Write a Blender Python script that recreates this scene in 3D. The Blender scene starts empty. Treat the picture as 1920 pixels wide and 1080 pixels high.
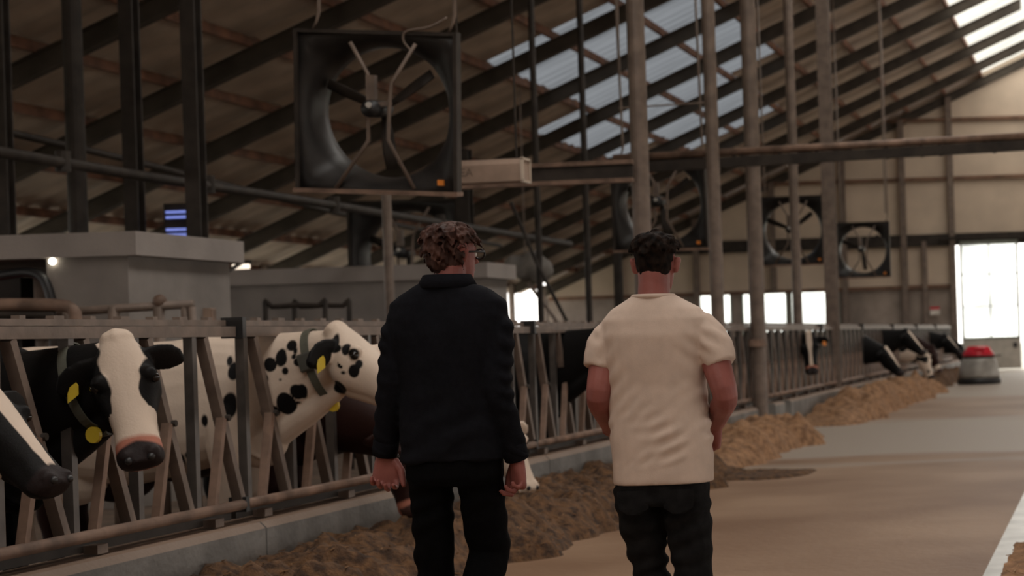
import bpy, math, random
import numpy as np
from mathutils import Vector, Matrix, noise as mnoise

random.seed(7)
SC = bpy.context.scene
COL = SC.collection
V = Vector

# ------------------------------------------------------------------ camera
FPX, VPX, VPY, ROLL, CAMH = 3600.0, 2075.0, 612.0, 0.033, 1.4
cam_d = bpy.data.cameras.new('camera')
cam = bpy.data.objects.new('camera', cam_d)
COL.objects.link(cam)
cam.location = (0, 0, CAMH)
cam.rotation_euler = (Matrix.Rotation(ROLL, 4, 'Y') @ Matrix.Rotation(math.pi / 2, 4, 'X')).to_euler()
cam_d.sensor_width = 36
cam_d.lens = FPX / 1920 * 36
cam_d.shift_x = -(VPX - 960) / 1920
cam_d.shift_y = (VPY - 540) / 1920
cam_d.clip_end = 400
cam_d.dof.use_dof = True
cam_d.dof.focus_distance = 7.4
cam_d.dof.aperture_fstop = 3.8
SC.camera = cam

# ------------------------------------------------------------------ light, exposure
SC.view_settings.view_transform = 'Standard'
SC.view_settings.look = 'None'
SC.view_settings.gamma = 1
SC.view_settings.use_curve_mapping = False
SC.view_settings.exposure = 1.85
cy = SC.cycles
cy.max_bounces = 8
cy.diffuse_bounces = 5
cy.transparent_max_bounces = 8
cy.sample_clamp_indirect = 6
cy.caustics_reflective = False
cy.caustics_refractive = False
try:
    cy.use_denoising = True
    cy.denoiser = 'OPENIMAGEDENOISE'
except Exception:
    pass
world = bpy.data.worlds.new('overcast_sky')
SC.world = world
world.use_nodes = True
bg = world.node_tree.nodes['Background']
bg.inputs['Color'].default_value = (1.0, 0.945, 0.885, 1)
bg.inputs['Strength'].default_value = 1.0


def portal(name, loc, rot, sx, sy):
    d = bpy.data.lights.new(name, 'AREA')
    d.shape = 'RECTANGLE'
    d.size, d.size_y = sx, sy
    d.cycles.is_portal = True
    o = bpy.data.objects.new(name, d)
    COL.objects.link(o)
    o.location = loc
    o.rotation_euler = rot


ROOF_A, ROOF_B = 12.24, 0.44
RIDGE_X, EAVE_X, END_Y, BACK_Y = -2.2, -19.6, 67.4, -14.0
RIGHT_X = 15.2


def roof_z(x):
    return ROOF_A + ROOF_B * x if x <= RIDGE_X else ROOF_A + ROOF_B * (2 * RIDGE_X - x)


TILT = math.atan(ROOF_B)
LEN_Y = END_Y - BACK_Y
MID_Y = (END_Y + BACK_Y) / 2
portal('ridge_daylight', (-3.15, MID_Y, roof_z(-3.15) + 0.25), (0, -TILT, 0), 2.0, LEN_Y)
portal('ridge_daylight', (-1.25, MID_Y, roof_z(-1.25) + 0.25), (0, TILT, 0), 2.0, LEN_Y)
portal('side_daylight', (EAVE_X - 0.1, MID_Y, 2.7), (0, -math.pi / 2, 0), 1.5, LEN_Y)
portal('side_daylight', (RIGHT_X + 0.1, MID_Y, 2.4), (0, math.pi / 2, 0), 2.4, LEN_Y)
portal('door_daylight', (-1.0, END_Y + 0.3, 2.3), (-math.pi / 2, 0, 0), 4.2, 4.8)

# ------------------------------------------------------------------ helpers


def px2w(u, v, y):
    """a pixel of the 1920x1080 frame at depth y -> world point"""
    a, b = u - VPX, VPY - v
    k = y / FPX
    c, s = math.cos(ROLL), math.sin(ROLL)
    return V(((a * c + b * s) * k, y, CAMH + (-a * s + b * c) * k))


def lin(c):
    return tuple((x / 12.92 if x <= 0.04045 else ((x + 0.055) / 1.055) ** 2.4) for x in c)


MATS = {}


def mat(name, col, rough=0.6, metal=0.0, var=0.25, scale=4.0, bump=0.0, bscale=30.0, col2=None,
        stretch=None, spec=0.5, emit=None, estr=0.0, detail=4.0, lo=0.35, hi=0.65):
    if name in MATS:
        return MATS[name]
    m = bpy.data.materials.new(name)
    m.use_nodes = True
    nt = m.node_tree
    b = nt.nodes['Principled BSDF']
    b.inputs['Roughness'].default_value = rough
    b.inputs['Metallic'].default_value = metal
    b.inputs['Specular IOR Level'].default_value = spec
    tc = nt.nodes.new('ShaderNodeTexCoord')
    mp = nt.nodes.new('ShaderNodeMapping')
    if stretch:
        mp.inputs['Scale'].default_value = stretch
    nt.links.new(tc.outputs['Object'], mp.inputs['Vector'])
    n = nt.nodes.new('ShaderNodeTexNoise')
    n.inputs['Scale'].default_value = scale
    n.inputs['Detail'].default_value = detail
    nt.links.new(mp.outputs['Vector'], n.inputs['Vector'])
    r = nt.nodes.new('ShaderNodeValToRGB')
    c1 = tuple(max(0, x * (1 - var)) for x in col)
    c2 = col2 if col2 else tuple(min(1, x * (1 + var)) for x in col)
    r.color_ramp.elements[0].position = lo
    r.color_ramp.elements[1].position = hi
    r.color_ramp.elements[0].color = (*c1, 1)
    r.color_ramp.elements[1].color = (*c2, 1)
    nt.links.new(n.outputs['Fac'], r.inputs['Fac'])
    nt.links.new(r.outputs['Color'], b.inputs['Base Color'])
    if bump:
        n2 = nt.nodes.new('ShaderNodeTexNoise')
        n2.inputs['Scale'].default_value = bscale
        n2.inputs['Detail'].default_value = 6
        nt.links.new(mp.outputs['Vector'], n2.inputs['Vector'])
        bp = nt.nodes.new('ShaderNodeBump')
        bp.inputs['Strength'].default_value = bump
        bp.inputs['Distance'].default_value = 0.02
        nt.links.new(n2.outputs['Fac'], bp.inputs['Height'])
        nt.links.new(bp.outputs['Normal'], b.inputs['Normal'])
    if emit:
        b.inputs['Emission Color'].default_value = (*emit, 1)
        b.inputs['Emission Strength'].default_value = estr
    MATS[name] = m
    return m


def clear_mat(name, col):
    m = bpy.data.materials.new(name)
    m.use_nodes = True
    nt = m.node_tree
    nt.nodes.remove(nt.nodes['Principled BSDF'])
    t = nt.nodes.new('ShaderNodeBsdfTransparent')
    g = nt.nodes.new('ShaderNodeBsdfTranslucent')
    mx = nt.nodes.new('ShaderNodeMixShader')
    mx.inputs['Fac'].default_value = 0.12
    t.inputs['Color'].default_value = (*col, 1)
    g.inputs['Color'].default_value = (*col, 1)
    # soft streaks of grime along the sheet
    tc = nt.nodes.new('ShaderNodeTexCoord')
    mp = nt.nodes.new('ShaderNodeMapping')
    mp.inputs['Scale'].default_value = (0.4, 3.5, 0.4)
    n = nt.nodes.new('ShaderNodeTexNoise')
    n.inputs['Scale'].default_value = 1.6
    r = nt.nodes.new('ShaderNodeValToRGB')
    r.color_ramp.elements[0].color = (*[x * 0.6 for x in col], 1)
    r.color_ramp.elements[1].color = (*col, 1)
    r.color_ramp.elements[0].position = 0.3
    r.color_ramp.elements[1].position = 0.6
    nt.links.new(tc.outputs['Object'], mp.inputs['Vector'])
    nt.links.new(mp.outputs['Vector'], n.inputs['Vector'])
    nt.links.new(n.outputs['Fac'], r.inputs['Fac'])
    nt.links.new(r.outputs['Color'], t.inputs['Color'])
    nt.links.new(t.outputs[0], mx.inputs[1])
    nt.links.new(g.outputs[0], mx.inputs[2])
    nt.links.new(mx.outputs[0], nt.nodes['Material Output'].inputs['Surface'])
    return m


class MB:
    def __init__(self):
        self.v, self.f = [], []

    def add(self, vs, fs):
        o = len(self.v)
        self.v += [tuple(p) for p in vs]
        self.f += [tuple(i + o for i in f) for f in fs]
        return self

    def box(self, c, s, m=None):
        hx, hy, hz = s[0] / 2, s[1] / 2, s[2] / 2
        vs = [V((x, y, z)) for x in (-hx, hx) for y in (-hy, hy) for z in (-hz, hz)]
        if m is not None:
            vs = [m @ p for p in vs]
        vs = [p + V(c) for p in vs]
        return self.add(vs, [(0, 1, 3, 2), (4, 6, 7, 5), (0, 4, 5, 1), (2, 3, 7, 6), (0, 2, 6, 4), (1, 5, 7, 3)])

    def bar(self, p0, p1, w, h, up=(0, 0, 1)):
        """square bar from p0 to p1"""
        p0, p1 = V(p0), V(p1)
        d = (p1 - p0).normalized()
        a = d.cross(V(up))
        if a.length < 1e-4:
            a = d.cross(V((1, 0, 0)))
        a.normalize()
        b = a.cross(d).normalized()
        vs = [p + a * (sx * w / 2) + b * (sy * h / 2) for p in (p0, p1) for sx, sy in ((-1, -1), (1, -1), (1, 1), (-1, 1))]
        return self.add(vs, [(0, 3, 2, 1), (4, 5, 6, 7), (0, 1, 5, 4), (1, 2, 6, 5), (2, 3, 7, 6), (3, 0, 4, 7)])

    def loft(self, secs, n=16, p=2.0, caps=True):
        """secs: (centre, U half axis, V half axis)"""
        vs, fs = [], []
        for c, u, w in secs:
            c, u, w = V(c), V(u), V(w)
            for k in range(n):
                t = 2 * math.pi * k / n
                ct, st = math.cos(t), math.sin(t)
                e = 2.0 / p
                a = math.copysign(abs(ct) ** e, ct)
                b = math.copysign(abs(st) ** e, st)
                vs.append(c + u * a + w * b)
        for i in range(len(secs) - 1):
            for k in range(n):
                k2 = (k + 1) % n
                fs.append((i * n + k, i * n + k2, (i + 1) * n + k2, (i + 1) * n + k))
        if caps:
            fs.append(tuple(range(n - 1, -1, -1)))
            o = (len(secs) - 1) * n
            fs.append(tuple(o + k for k in range(n)))
        return self.add(vs, fs)

    def tube(self, pts, r, n=10, smooth=0, flat=1.0, ref=None):
        pts = [V(p) for p in pts]
        rs = list(r) if isinstance(r, (list, tuple)) else [r] * len(pts)
        for _ in range(smooth):
            np_, nr = [pts[0]], [rs[0]]
            for i in range(len(pts) - 1):
                a = pts[max(0, i - 1)]
                b, c = pts[i], pts[i + 1]
                d = pts[min(len(pts) - 1, i + 2)]
                np_.append((b * 9 + c * 9 - a - d) / 16)
                nr.append((rs[i] + rs[i + 1]) / 2)
                np_.append(c)
                nr.append(rs[i + 1])
            pts, rs = np_, nr
        d0 = (pts[1] - pts[0]).normalized()
        a = V(ref) if ref else (V((0, 0, 1)) if abs(d0.z) < 0.8 else V((1, 0, 0)))
        a = (a - d0 * a.dot(d0)).normalized()
        secs = []
        for i, q in enumerate(pts):
            if i == 0:
                d = d0
            elif i == len(pts) - 1:
                d = (pts[i] - pts[i - 1]).normalized()
            else:
                d = ((pts[i + 1] - q).normalized() + (q - pts[i - 1]).normalized())
                d = d.normalized() if d.length > 1e-6 else (q - pts[i - 1]).normalized()
            a = (a - d * a.dot(d)).normalized()
            b = d.cross(a)
            secs.append((q, a * rs[i], b * rs[i] * flat))
        return self.loft(secs, n)

    def ball(self, c, r, n=12, m=8):
        c = V(c)
        r = V(r) if isinstance(r, (tuple, list, Vector)) else V((r, r, r))
        secs = []
        for i in range(m + 1):
            t = math.pi * (0.02 + 0.96 * i / m)
            secs.append((c + V((0, 0, r.z * math.cos(t))), V((r.x * math.sin(t), 0, 0)), V((0, r.y * math.sin(t), 0))))
        return self.loft(secs, n)

    def rot_z_about(self, c, ang):
        m = Matrix.Rotation(ang, 3, 'Z')
        c = V(c)
        self.v = [tuple(m @ (V(p) - c) + c) for p in self.v]
        return self

    def build(self, name, m, parent=None, smooth=False, world=False, me=None):
        vs = self.v
        if world and parent is not None:
            o = parent.location
            vs = [(p[0] - o.x, p[1] - o.y, p[2] - o.z) for p in vs]
        me = bpy.data.meshes.new(name)
        me.from_pydata(vs, [], self.f)
        me.update()
        if smooth:
            me.shade_smooth()
        me.materials.append(m)
        return link(name, me, parent)


def link(name, me, parent=None):
    o = bpy.data.objects.new(name, me)
    COL.objects.link(o)
    if parent is not None:
        o.parent = parent
    return o


def tag(o, label=None, cat=None, group=None, kind=None):
    if label:
        o['label'] = label
    if cat:
        o['category'] = cat
    if group:
        o['group'] = group
    if kind:
        o['kind'] = kind
    return o


def thing(name, label, cat, loc=(0, 0, 0), group=None, kind=None):
    o = bpy.data.objects.new(name, None)
    COL.objects.link(o)
    o.location = loc
    return tag(o, label, cat, group, kind)


def structure(o):
    o['kind'] = 'structure'
    return o


def copy_tree(o, parent=None):
    c = o.copy()
    COL.objects.link(c)
    c.parent = parent
    for ch in [x for x in bpy.data.objects if x.parent == o]:
        copy_tree(ch, c)
    return c


def fuse(mb, voxel, smooth=3, disp=None):
    """closed overlapping shells -> one continuous surface"""
    me = bpy.data.meshes.new('tmp')
    me.from_pydata(mb.v, [], mb.f)
    me.update()
    ob = bpy.data.objects.new('tmp', me)
    COL.objects.link(ob)
    md = ob.modifiers.new('r', 'REMESH')
    md.mode = 'VOXEL'
    md.voxel_size = voxel
    dg = bpy.context.evaluated_depsgraph_get()
    me2 = bpy.data.meshes.new_from_object(ob.evaluated_get(dg))
    bpy.data.objects.remove(ob)
    bpy.data.meshes.remove(me)
    n = len(me2.vertices)
    co = np.empty(n * 3)
    me2.vertices.foreach_get('co', co)
    co = co.reshape(-1, 3)
    ne = len(me2.edges)
    ed = np.empty(ne * 2, dtype=np.int64)
    me2.edges.foreach_get('vertices', ed)
    ed = ed.reshape(-1, 2)
    cnt = np.bincount(ed.ravel(), minlength=n).astype(float)[:, None]
    cnt[cnt == 0] = 1

    def lap(c):
        acc = np.zeros_like(c)
        for k in range(3):
            acc[:, k] = np.bincount(ed[:, 0], weights=c[ed[:, 1], k], minlength=n) + \
                np.bincount(ed[:, 1], weights=c[ed[:, 0], k], minlength=n)
        return acc / cnt - c

    for _ in range(smooth):
        co = co + 0.6 * lap(co)
        co = co - 0.58 * lap(co) if smooth > 1 else co
    if disp is not None:
        me2.vertices.foreach_set('co', co.ravel())
        me2.update()
        nr = np.empty(n * 3)
        me2.vertices.foreach_get('normal', nr)
        nr = nr.reshape(-1, 3)
        co = co + nr * disp(co, nr)[:, None]
    me2.vertices.foreach_set('co', co.ravel())
    me2.update()
    me2.shade_smooth()
    return me2, co


def noise_at(co, s, seed=0.0):
    return np.array([mnoise.noise(V((p[0] * s + seed, p[1] * s - seed, p[2] * s + 2 * seed))) for p in co])


# ------------------------------------------------------------------ materials
M_floor = mat('alley_concrete', (0.265, 0.143, 0.076), rough=0.55, var=0.3, scale=0.5, bump=0.25, bscale=14, spec=0.25,
              col2=(0.30, 0.19, 0.118), detail=8)
def grey_bands(m, grey):  # greyer bands across the floor along y, edges broken by noise
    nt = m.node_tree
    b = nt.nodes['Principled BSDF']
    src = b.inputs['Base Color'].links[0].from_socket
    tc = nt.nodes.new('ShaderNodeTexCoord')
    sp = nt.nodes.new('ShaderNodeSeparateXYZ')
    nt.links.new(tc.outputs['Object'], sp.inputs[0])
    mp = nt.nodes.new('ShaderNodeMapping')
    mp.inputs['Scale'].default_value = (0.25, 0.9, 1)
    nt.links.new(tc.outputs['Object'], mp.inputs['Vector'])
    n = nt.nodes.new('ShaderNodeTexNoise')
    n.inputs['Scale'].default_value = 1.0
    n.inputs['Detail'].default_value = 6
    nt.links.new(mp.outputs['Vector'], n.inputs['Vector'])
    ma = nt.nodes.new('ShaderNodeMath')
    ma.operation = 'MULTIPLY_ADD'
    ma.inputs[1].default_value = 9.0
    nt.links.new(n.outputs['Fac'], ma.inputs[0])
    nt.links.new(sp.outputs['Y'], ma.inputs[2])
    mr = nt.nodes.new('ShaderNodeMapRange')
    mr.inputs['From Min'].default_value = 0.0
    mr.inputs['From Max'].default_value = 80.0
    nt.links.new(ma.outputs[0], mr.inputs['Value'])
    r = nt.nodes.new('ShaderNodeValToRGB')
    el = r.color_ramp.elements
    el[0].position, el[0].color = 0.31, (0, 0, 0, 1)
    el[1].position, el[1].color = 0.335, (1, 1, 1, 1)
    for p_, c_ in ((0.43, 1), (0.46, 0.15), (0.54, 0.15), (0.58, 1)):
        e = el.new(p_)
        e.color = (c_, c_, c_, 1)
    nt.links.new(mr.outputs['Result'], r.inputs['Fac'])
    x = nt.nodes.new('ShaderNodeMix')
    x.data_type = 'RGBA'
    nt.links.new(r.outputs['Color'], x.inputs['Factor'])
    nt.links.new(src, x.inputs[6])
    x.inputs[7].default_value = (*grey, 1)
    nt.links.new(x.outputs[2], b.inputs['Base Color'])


grey_bands(M_floor, (0.33, 0.275, 0.225))
M_lane = mat('coated_feed_lane', (0.5, 0.5, 0.48), rough=0.3, var=0.25, scale=3, bump=0.1)
M_concrete = mat('curb_concrete', (0.20, 0.19, 0.178), rough=0.75, var=0.22, scale=3, bump=0.3, bscale=25, spec=0.3)
def dusty_top(m, col):
    nt = m.node_tree
    b = nt.nodes['Principled BSDF']
    src = b.inputs['Base Color'].links[0].from_socket
    g = nt.nodes.new('ShaderNodeNewGeometry')
    sp = nt.nodes.new('ShaderNodeSeparateXYZ')
    nt.links.new(g.outputs['True Normal'], sp.inputs[0])
    x = nt.nodes.new('ShaderNodeMix')
    x.data_type = 'RGBA'
    nt.links.new(sp.outputs['Z'], x.inputs['Factor'])
    nt.links.new(src, x.inputs[6])
    x.inputs[7].default_value = (*col, 1)
    nt.links.new(x.outputs[2], b.inputs['Base Color'])


dusty_top(M_concrete, (0.24, 0.165, 0.12))
M_block = mat('grey_concrete', (0.215, 0.19, 0.172), rough=0.8, var=0.16, scale=1.6, bump=0.2, bscale=18)
M_galv = mat('galvanised_steel', (0.185, 0.14, 0.113), rough=0.55, metal=0.2, var=0.2, scale=7, bump=0.1)
M_rust = mat('stained_steel', (0.21, 0.135, 0.098), rough=0.6, metal=0.25, var=0.4, scale=5)
M_dark = mat('dark_steel', (0.036, 0.029, 0.024), rough=0.6, spec=0.25, metal=0.0, var=0.3, scale=5)
M_rafter = mat('rafter_steel', (0.075, 0.062, 0.05), rough=0.65, spec=0.2, metal=0.0, var=0.25, scale=2)
M_wood = mat('purlin_wood', (0.19, 0.09, 0.055), rough=0.7, var=0.4, scale=2.5)
M_roof = mat('roof_sheet', (0.62, 0.51, 0.425), rough=0.75, var=0.22, scale=0.9, bump=0.1)
M_wall = mat('sandwich_panel', (0.62, 0.50, 0.385), rough=0.6, var=0.07, scale=1.2)
M_wall2 = mat('stained_plinth', (0.30, 0.245, 0.205), rough=0.8, var=0.25, scale=1.1)
M_girt = mat('girt_wood', (0.17, 0.09, 0.055), rough=0.7, var=0.3, scale=3)
M_black = mat('black_plastic', (0.014, 0.014, 0.015), rough=0.45, var=0.2)
M_fan = mat('fan_shroud', (0.022, 0.020, 0.019), spec=0.35, rough=0.42, var=0.35, scale=4, bump=0.05)
M_yellow = mat('yellow_tag', (0.62, 0.45, 0.03), rough=0.5, var=0.12)
M_orange = mat('orange_tag', (0.75, 0.24, 0.03), rough=0.5, var=0.12)
M_red = mat('red_plastic', (0.55, 0.012, 0.03), rough=0.35, var=0.1)
M_feed = mat('dark_silage', (0.08, 0.035, 0.013), rough=0.9, var=0.55, scale=16, bump=0.9, bscale=60, col2=(0.15, 0.073, 0.029))
M_feed2 = mat('tan_silage', (0.29, 0.15, 0.075), rough=0.9, var=0.4, scale=12, bump=0.9, bscale=50, col2=(0.39, 0.215, 0.11))
M_straw = mat('straw', (0.38, 0.24, 0.13), rough=0.8, var=0.3)
M_stand = mat('cow_stand_floor', (0.11, 0.075, 0.052), rough=0.7, var=0.35, scale=2, bump=0.3)
M_glass = clear_mat('door_pane', (0.93, 0.96, 0.95))
M_ridge = clear_mat('ridge_sheet', (0.42, 0.42, 0.385))
M_sky = clear_mat('skylight_sheet', (0.07, 0.078, 0.088))
M_green = mat('pale_yard', (0.36, 0.36, 0.31), rough=0.9, var=0.3, scale=0.3)
M_leaf = mat('hedge_leaves', (0.09, 0.2, 0.09), rough=0.8, var=0.4, scale=3)
M_frame = mat('door_frame', (0.24, 0.26, 0.22), rough=0.5, var=0.15)
M_panel = mat('door_panel', (0.45, 0.42, 0.37), rough=0.5, var=0.1)

# ------------------------------------------------------------------ setting: ground, floors
o = MB().box((-2, 60, -0.16), (260, 300, 0.2)).build('ground', M_green)
structure(o)
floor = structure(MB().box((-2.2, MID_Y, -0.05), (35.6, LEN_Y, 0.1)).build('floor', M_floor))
MB().box((-0.1, MID_Y, 0.004), (1.3, LEN_Y - 1, 0.008)).build('coated_lane', M_lane, floor)
MB().box((-12.4, MID_Y, 0.01), (14.2, LEN_Y - 1, 0.02)).build('cow_stand', M_stand, floor)

# ------------------------------------------------------------------ ceiling
RY0, RSTEP = 37.6, 3.73
RAFT = [RY0 + RSTEP * k for k in range(-6, 9)]
PSTEP = 1.31
PURL = [-4.1 - PSTEP * k for k in range(0, 12)]       # upper edge of each row of cells
sy = MB()


def slope_sheet(mb, x0, x1, y0, y1, dz=0.0, th=0.04):
    z0, z1 = roof_z(x0) + dz, roof_z(x1) + dz
    vs = [(x0, y0, z0), (x1, y0, z1), (x1, y1, z1), (x0, y1, z0)]
    vs += [(a, b, c + th) for a, b, c in vs]
    mb.add(vs, [(0, 3, 2, 1), (4, 5, 6, 7), (0, 1, 5, 4), (1, 2, 6, 5), (2, 3, 7, 6), (3, 0, 4, 7)])


slope_sheet(sy, -0.3, RIGHT_X + 0.8, BACK_Y, END_Y)            # the other slope, over the right half of the barn
slope_sheet(sy, EAVE_X - 0.8, -4.1, BACK_Y, RAFT[0])           # behind and above the camera
ceiling = structure(sy.build('ceiling', M_roof))


def corrugated(w, l):
    """sheet w long up the slope (local x from 0 down to -w), l along y, ribs up the slope"""
    n = 24
    vs, fs = [], []
    for i in range(n + 1):
        y = l * i / n
        z = 0.018 * (1 if (i % 4) in (0, 1) else -1)
        for x in (0, -w):
            vs.append((x, y, z + ROOF_B * x))
    for i in range(n):
        fs.append((2 * i, 2 * i + 2, 2 * i + 3, 2 * i + 1))
    me = bpy.data.meshes.new('roof_panel')
    me.from_pydata(vs, [], fs)
    me.update()
    return me


me_roof = corrugated(PSTEP, RSTEP)
me_roof.materials.append(M_roof)
me_sky = corrugated(PSTEP, RSTEP)
me_sky.materials.append(M_sky)
me_ridge = corrugated(1.9, RSTEP)
me_ridge.materials.append(M_ridge)
for j in range(len(RAFT) - 1):
    y = RAFT[j]
    for i, x in enumerate(PURL):
        lit = (3 <= i <= 6 and 37.0 < y < 56) and not (i == 3 and y > 48) and not (i == 6 and (y < 44 or y > 52))
        p = link('skylight_panel' if lit else 'roof_panel', me_sky if lit else me_roof, ceiling)
        p.location = (x, y, roof_z(x))
    p = link('ridge_panel', me_ridge, ceiling)
    p.location = (RIDGE_X, y, roof_z(RIDGE_X))
sh = MB()
slope_sheet(sh, EAVE_X - 0.9, PURL[-1] - PSTEP, RAFT[0], END_Y)
sh.build('eave_sheet', M_roof, ceiling)

PUR_D, RAF_D = 0.15, 0.32
pm = MB().box((0, 0, 0), (0.075, END_Y - RAFT[0], PUR_D))
me_p = pm.build('purlin', M_wood, ceiling)
me_p.location = (PURL[0], (END_Y + RAFT[0]) / 2, roof_z(PURL[0]) - 0.03 - PUR_D / 2)
for x in PURL[1:] + [PURL[-1] - PSTEP]:
    c = me_p.copy()
    COL.objects.link(c)
    c.location = (x, me_p.location.y, roof_z(x) - 0.03 - PUR_D / 2)


def rafter_mesh():
    b = MB()
    top = -0.03 - PUR_D
    for (w, z0, z1) in ((0.17, top - 0.03, top), (0.03, top - RAF_D + 0.03, top - 0.03), (0.17, top - RAF_D, top - RAF_D + 0.03)):
        x0, x1 = EAVE_X, RIDGE_X
        for (ya, yb) in ((-w / 2, w / 2),):
            vs = [(x0, ya, roof_z(x0) + z0), (x1, ya, roof_z(x1) + z0), (x1, yb, roof_z(x1) + z0), (x0, yb, roof_z(x0) + z0)]
            vs += [(a, q, c + (z1 - z0)) for a, q, c in vs]
            b.add(vs, [(0, 3, 2, 1), (4, 5, 6, 7), (0, 1, 5, 4), (1, 2, 6, 5), (2, 3, 7, 6), (3, 0, 4, 7)])
    return b


r0 = rafter_mesh().build('rafter', M_rafter, ceiling)
r0.location = (0, RAFT[0], 0)
for y in RAFT[1:]:
    c = r0.copy()
    COL.objects.link(c)
    c.location = (0, y - (0.12 if y > END_Y - 1 else 0), 0)

# ------------------------------------------------------------------ side walls
b = MB().box((EAVE_X - 0.1, MID_Y, 0.975), (0.2, LEN_Y, 1.95))
wl = structure(b.build('wall_left', M_block))
for y in [RAFT[0] + RSTEP * k for k in range(-6, 15)]:
    MB().box((EAVE_X - 0.1, y, 2.7), (0.16, 0.2, 1.6)).build('wall_post', M_galv, wl)
b = MB().box((RIGHT_X + 0.1, MID_Y, 0.6), (0.2, LEN_Y, 1.2))
b.box((RIGHT_X + 0.1, MID_Y, 4.15), (0.2, LEN_Y, 1.2))
structure(b.build('wall_right', M_block))
b = MB()
b.box((-2.2, BACK_Y, 5.5), (36, 0.2, 13))
structure(b.build('wall_front', M_wall))

# ------------------------------------------------------------------ end wall
wb = thing('wall_back', None, None, (0, END_Y, 0))
structure(wb)
WZ = [0.0, 3.0, 4.62, 6.77, 8.83, 11.4]
# window openings in the plinth band (X ranges), z 1.5..3.0, and the big door opening
WIN = [(-14.25, -13.15), (-12.75, -12.1), (-12.0, -11.2), (-11.05, -9.35)]
DOOR0, DOOR1 = -5.06, 1.0


def wall_piece(name, x0, x1, z0, z1, m, th=0.12):
    b = MB()
    poly = [(x0, z0), (x1, z0)]
    rz0, rz1 = roof_z(x0), roof_z(x1)
    if max(rz0, rz1) <= z0:
        return
    up = []
    for (xa, ra), (xb, rb) in (((x1, rz1), (x0, rz0)),):
        cand = [xa, xb]
        for zc in (z0, z1):
            xc = (zc - ROOF_A) / ROOF_B if xa <= RIDGE_X + 0.01 else 2 * RIDGE_X - (zc - ROOF_A) / ROOF_B
            if x0 < xc < x1:
                cand.append(xc)
        for x in sorted(set(cand), reverse=True):
            up.append((x, max(z0, min(z1, roof_z(x)))))
    poly += [q for q in up if q[1] > z0 + 1e-4 or q[0] not in (x0, x1)]
    if len(poly) < 3:
        return
    n = len(poly)
    vs = [(x, END_Y, z) for x, z in poly] + [(x, END_Y + th, z) for x, z in poly]
    fs = [tuple(range(n)), tuple(range(2 * n - 1, n - 1, -1))] + [(i, i + n, (i + 1) % n + n, (i + 1) % n) for i in range(n)]
    b.add(vs, fs)
    return b.build(name, m, wb, world=True)


COLX = [-19.6, -17.0, -14.3, -11.6, -9.1, -7.0, -5.3]
for k in range(1, len(WZ) - 1):
    z0, z1 = WZ[k], WZ[k + 1]
    xs = COLX + [-2.2]
    for a, c in zip(xs[:-1], xs[1:]):
        if k == 1 and c == -2.2:
            continue
        wall_piece('wall_panel', a + 0.004, c - 0.004, z0 + 0.004, z1 - 0.004, M_wall)
    wall_piece('wall_panel', -2.2, 4.0, max(z0, 4.7), z1, M_wall)
    wall_piece('wall_panel', 4.0, 15.2, z0, z1, M_wall)
# plinth with the window holes
wall_piece('plinth', -19.6, -5.3, 0, 1.5, M_wall2)
edges = [-19.6] + [e for w in WIN for e in w] + [-5.3]
for a, c in zip(edges[0::2], edges[1::2]):
    wall_piece('plinth', a, c, 1.5, 3.0, M_wall2)
wall_piece('plinth', 4.0, 15.2, 0, 3.0, M_wall2)
for z in WZ[1:-1]:
    h = 0.42 if z == 4.62 else 0.12
    xa = max(EAVE_X, (z + 0.1 - ROOF_A) / ROOF_B)
    MB().box(((xa - 2.2) / 2 + (1.0 if z > 4 else -1.5), END_Y - 0.09, z), ((-2.2 - xa) + (2 if z > 4 else -3.2), 0.14, h)).build(
        'girt', M_girt if z != 4.62 else M_dark, wb, world=True)
for x in COLX[1:]:
    zt = roof_z(x) - 0.3
    zb = 3.0 if x in (-11.6,) else 0.0
    MB().box((x, END_Y - 0.14, (zb + zt) / 2), (0.2, 0.2, zt - zb)).build('wall_column', M_galv, wb, world=True)
MB().box((-6.3, END_Y - 0.13, 3.0), (0.16, 0.16, 3.2)).build('wall_column', M_galv, wb, world=True)
for i, (a, c) in enumerate(WIN):
    w = thing('window_%d' % (i + 1), None, None, ((a + c) / 2, END_Y, 1.5))
    structure(w)
    f = MB()
    for x in (a, c):
        f.box((x, END_Y, 2.25), (0.07, 0.1, 1.5))
    for z in (1.53, 2.97):
        f.box(((a + c) / 2, END_Y, z), (c - a, 0.1, 0.07))
    if c - a > 1.5:
        f.box((a + 0.25, END_Y, 2.25), (0.05, 0.09, 1.5))
    f.build('window_frame', M_frame, w, world=True)
    MB().box(((a + c) / 2, END_Y + 0.02, 2.25), (c - a - 0.06, 0.012, 1.42)).build('pane', M_glass, w, world=True)

# sliding door, slid to the left of its opening
dr = thing('door_1', None, None, (-4.05, END_Y - 0.25, 0))
structure(dr)
DX0, DX1, DZ0, DZ1 = -5.02, -3.06, 1.12, 4.50
f = MB()
Yd = END_Y - 0.25
for x in (DX0, (DX0 + DX1) / 2, DX1):
    f.box((x, Yd, (DZ0 + DZ1) / 2), (0.09 if x != (DX0 + DX1) / 2 else 0.05, 0.07, DZ1 - DZ0))
for k in range(4):
    z = DZ0 + (DZ1 - DZ0) * k / 3
    f.box(((DX0 + DX1) / 2, Yd, z), (DX1 - DX0 + 0.09, 0.07, 0.09 if k in (0, 3) else 0.04))
f.build('door_frame', M_frame, dr, world=True)
for i in range(2):
    for k in range(3):
        xa = DX0 + (DX1 - DX0) * (i + 0.5) / 2
        za = DZ0 + (DZ1 - DZ0) * (k + 0.5) / 3
        MB().box((xa, Yd + 0.01, za), ((DX1 - DX0) / 2 - 0.05, 0.012, (DZ1 - DZ0) / 3 - 0.05)).build('pane', M_glass, dr, world=True)
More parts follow.
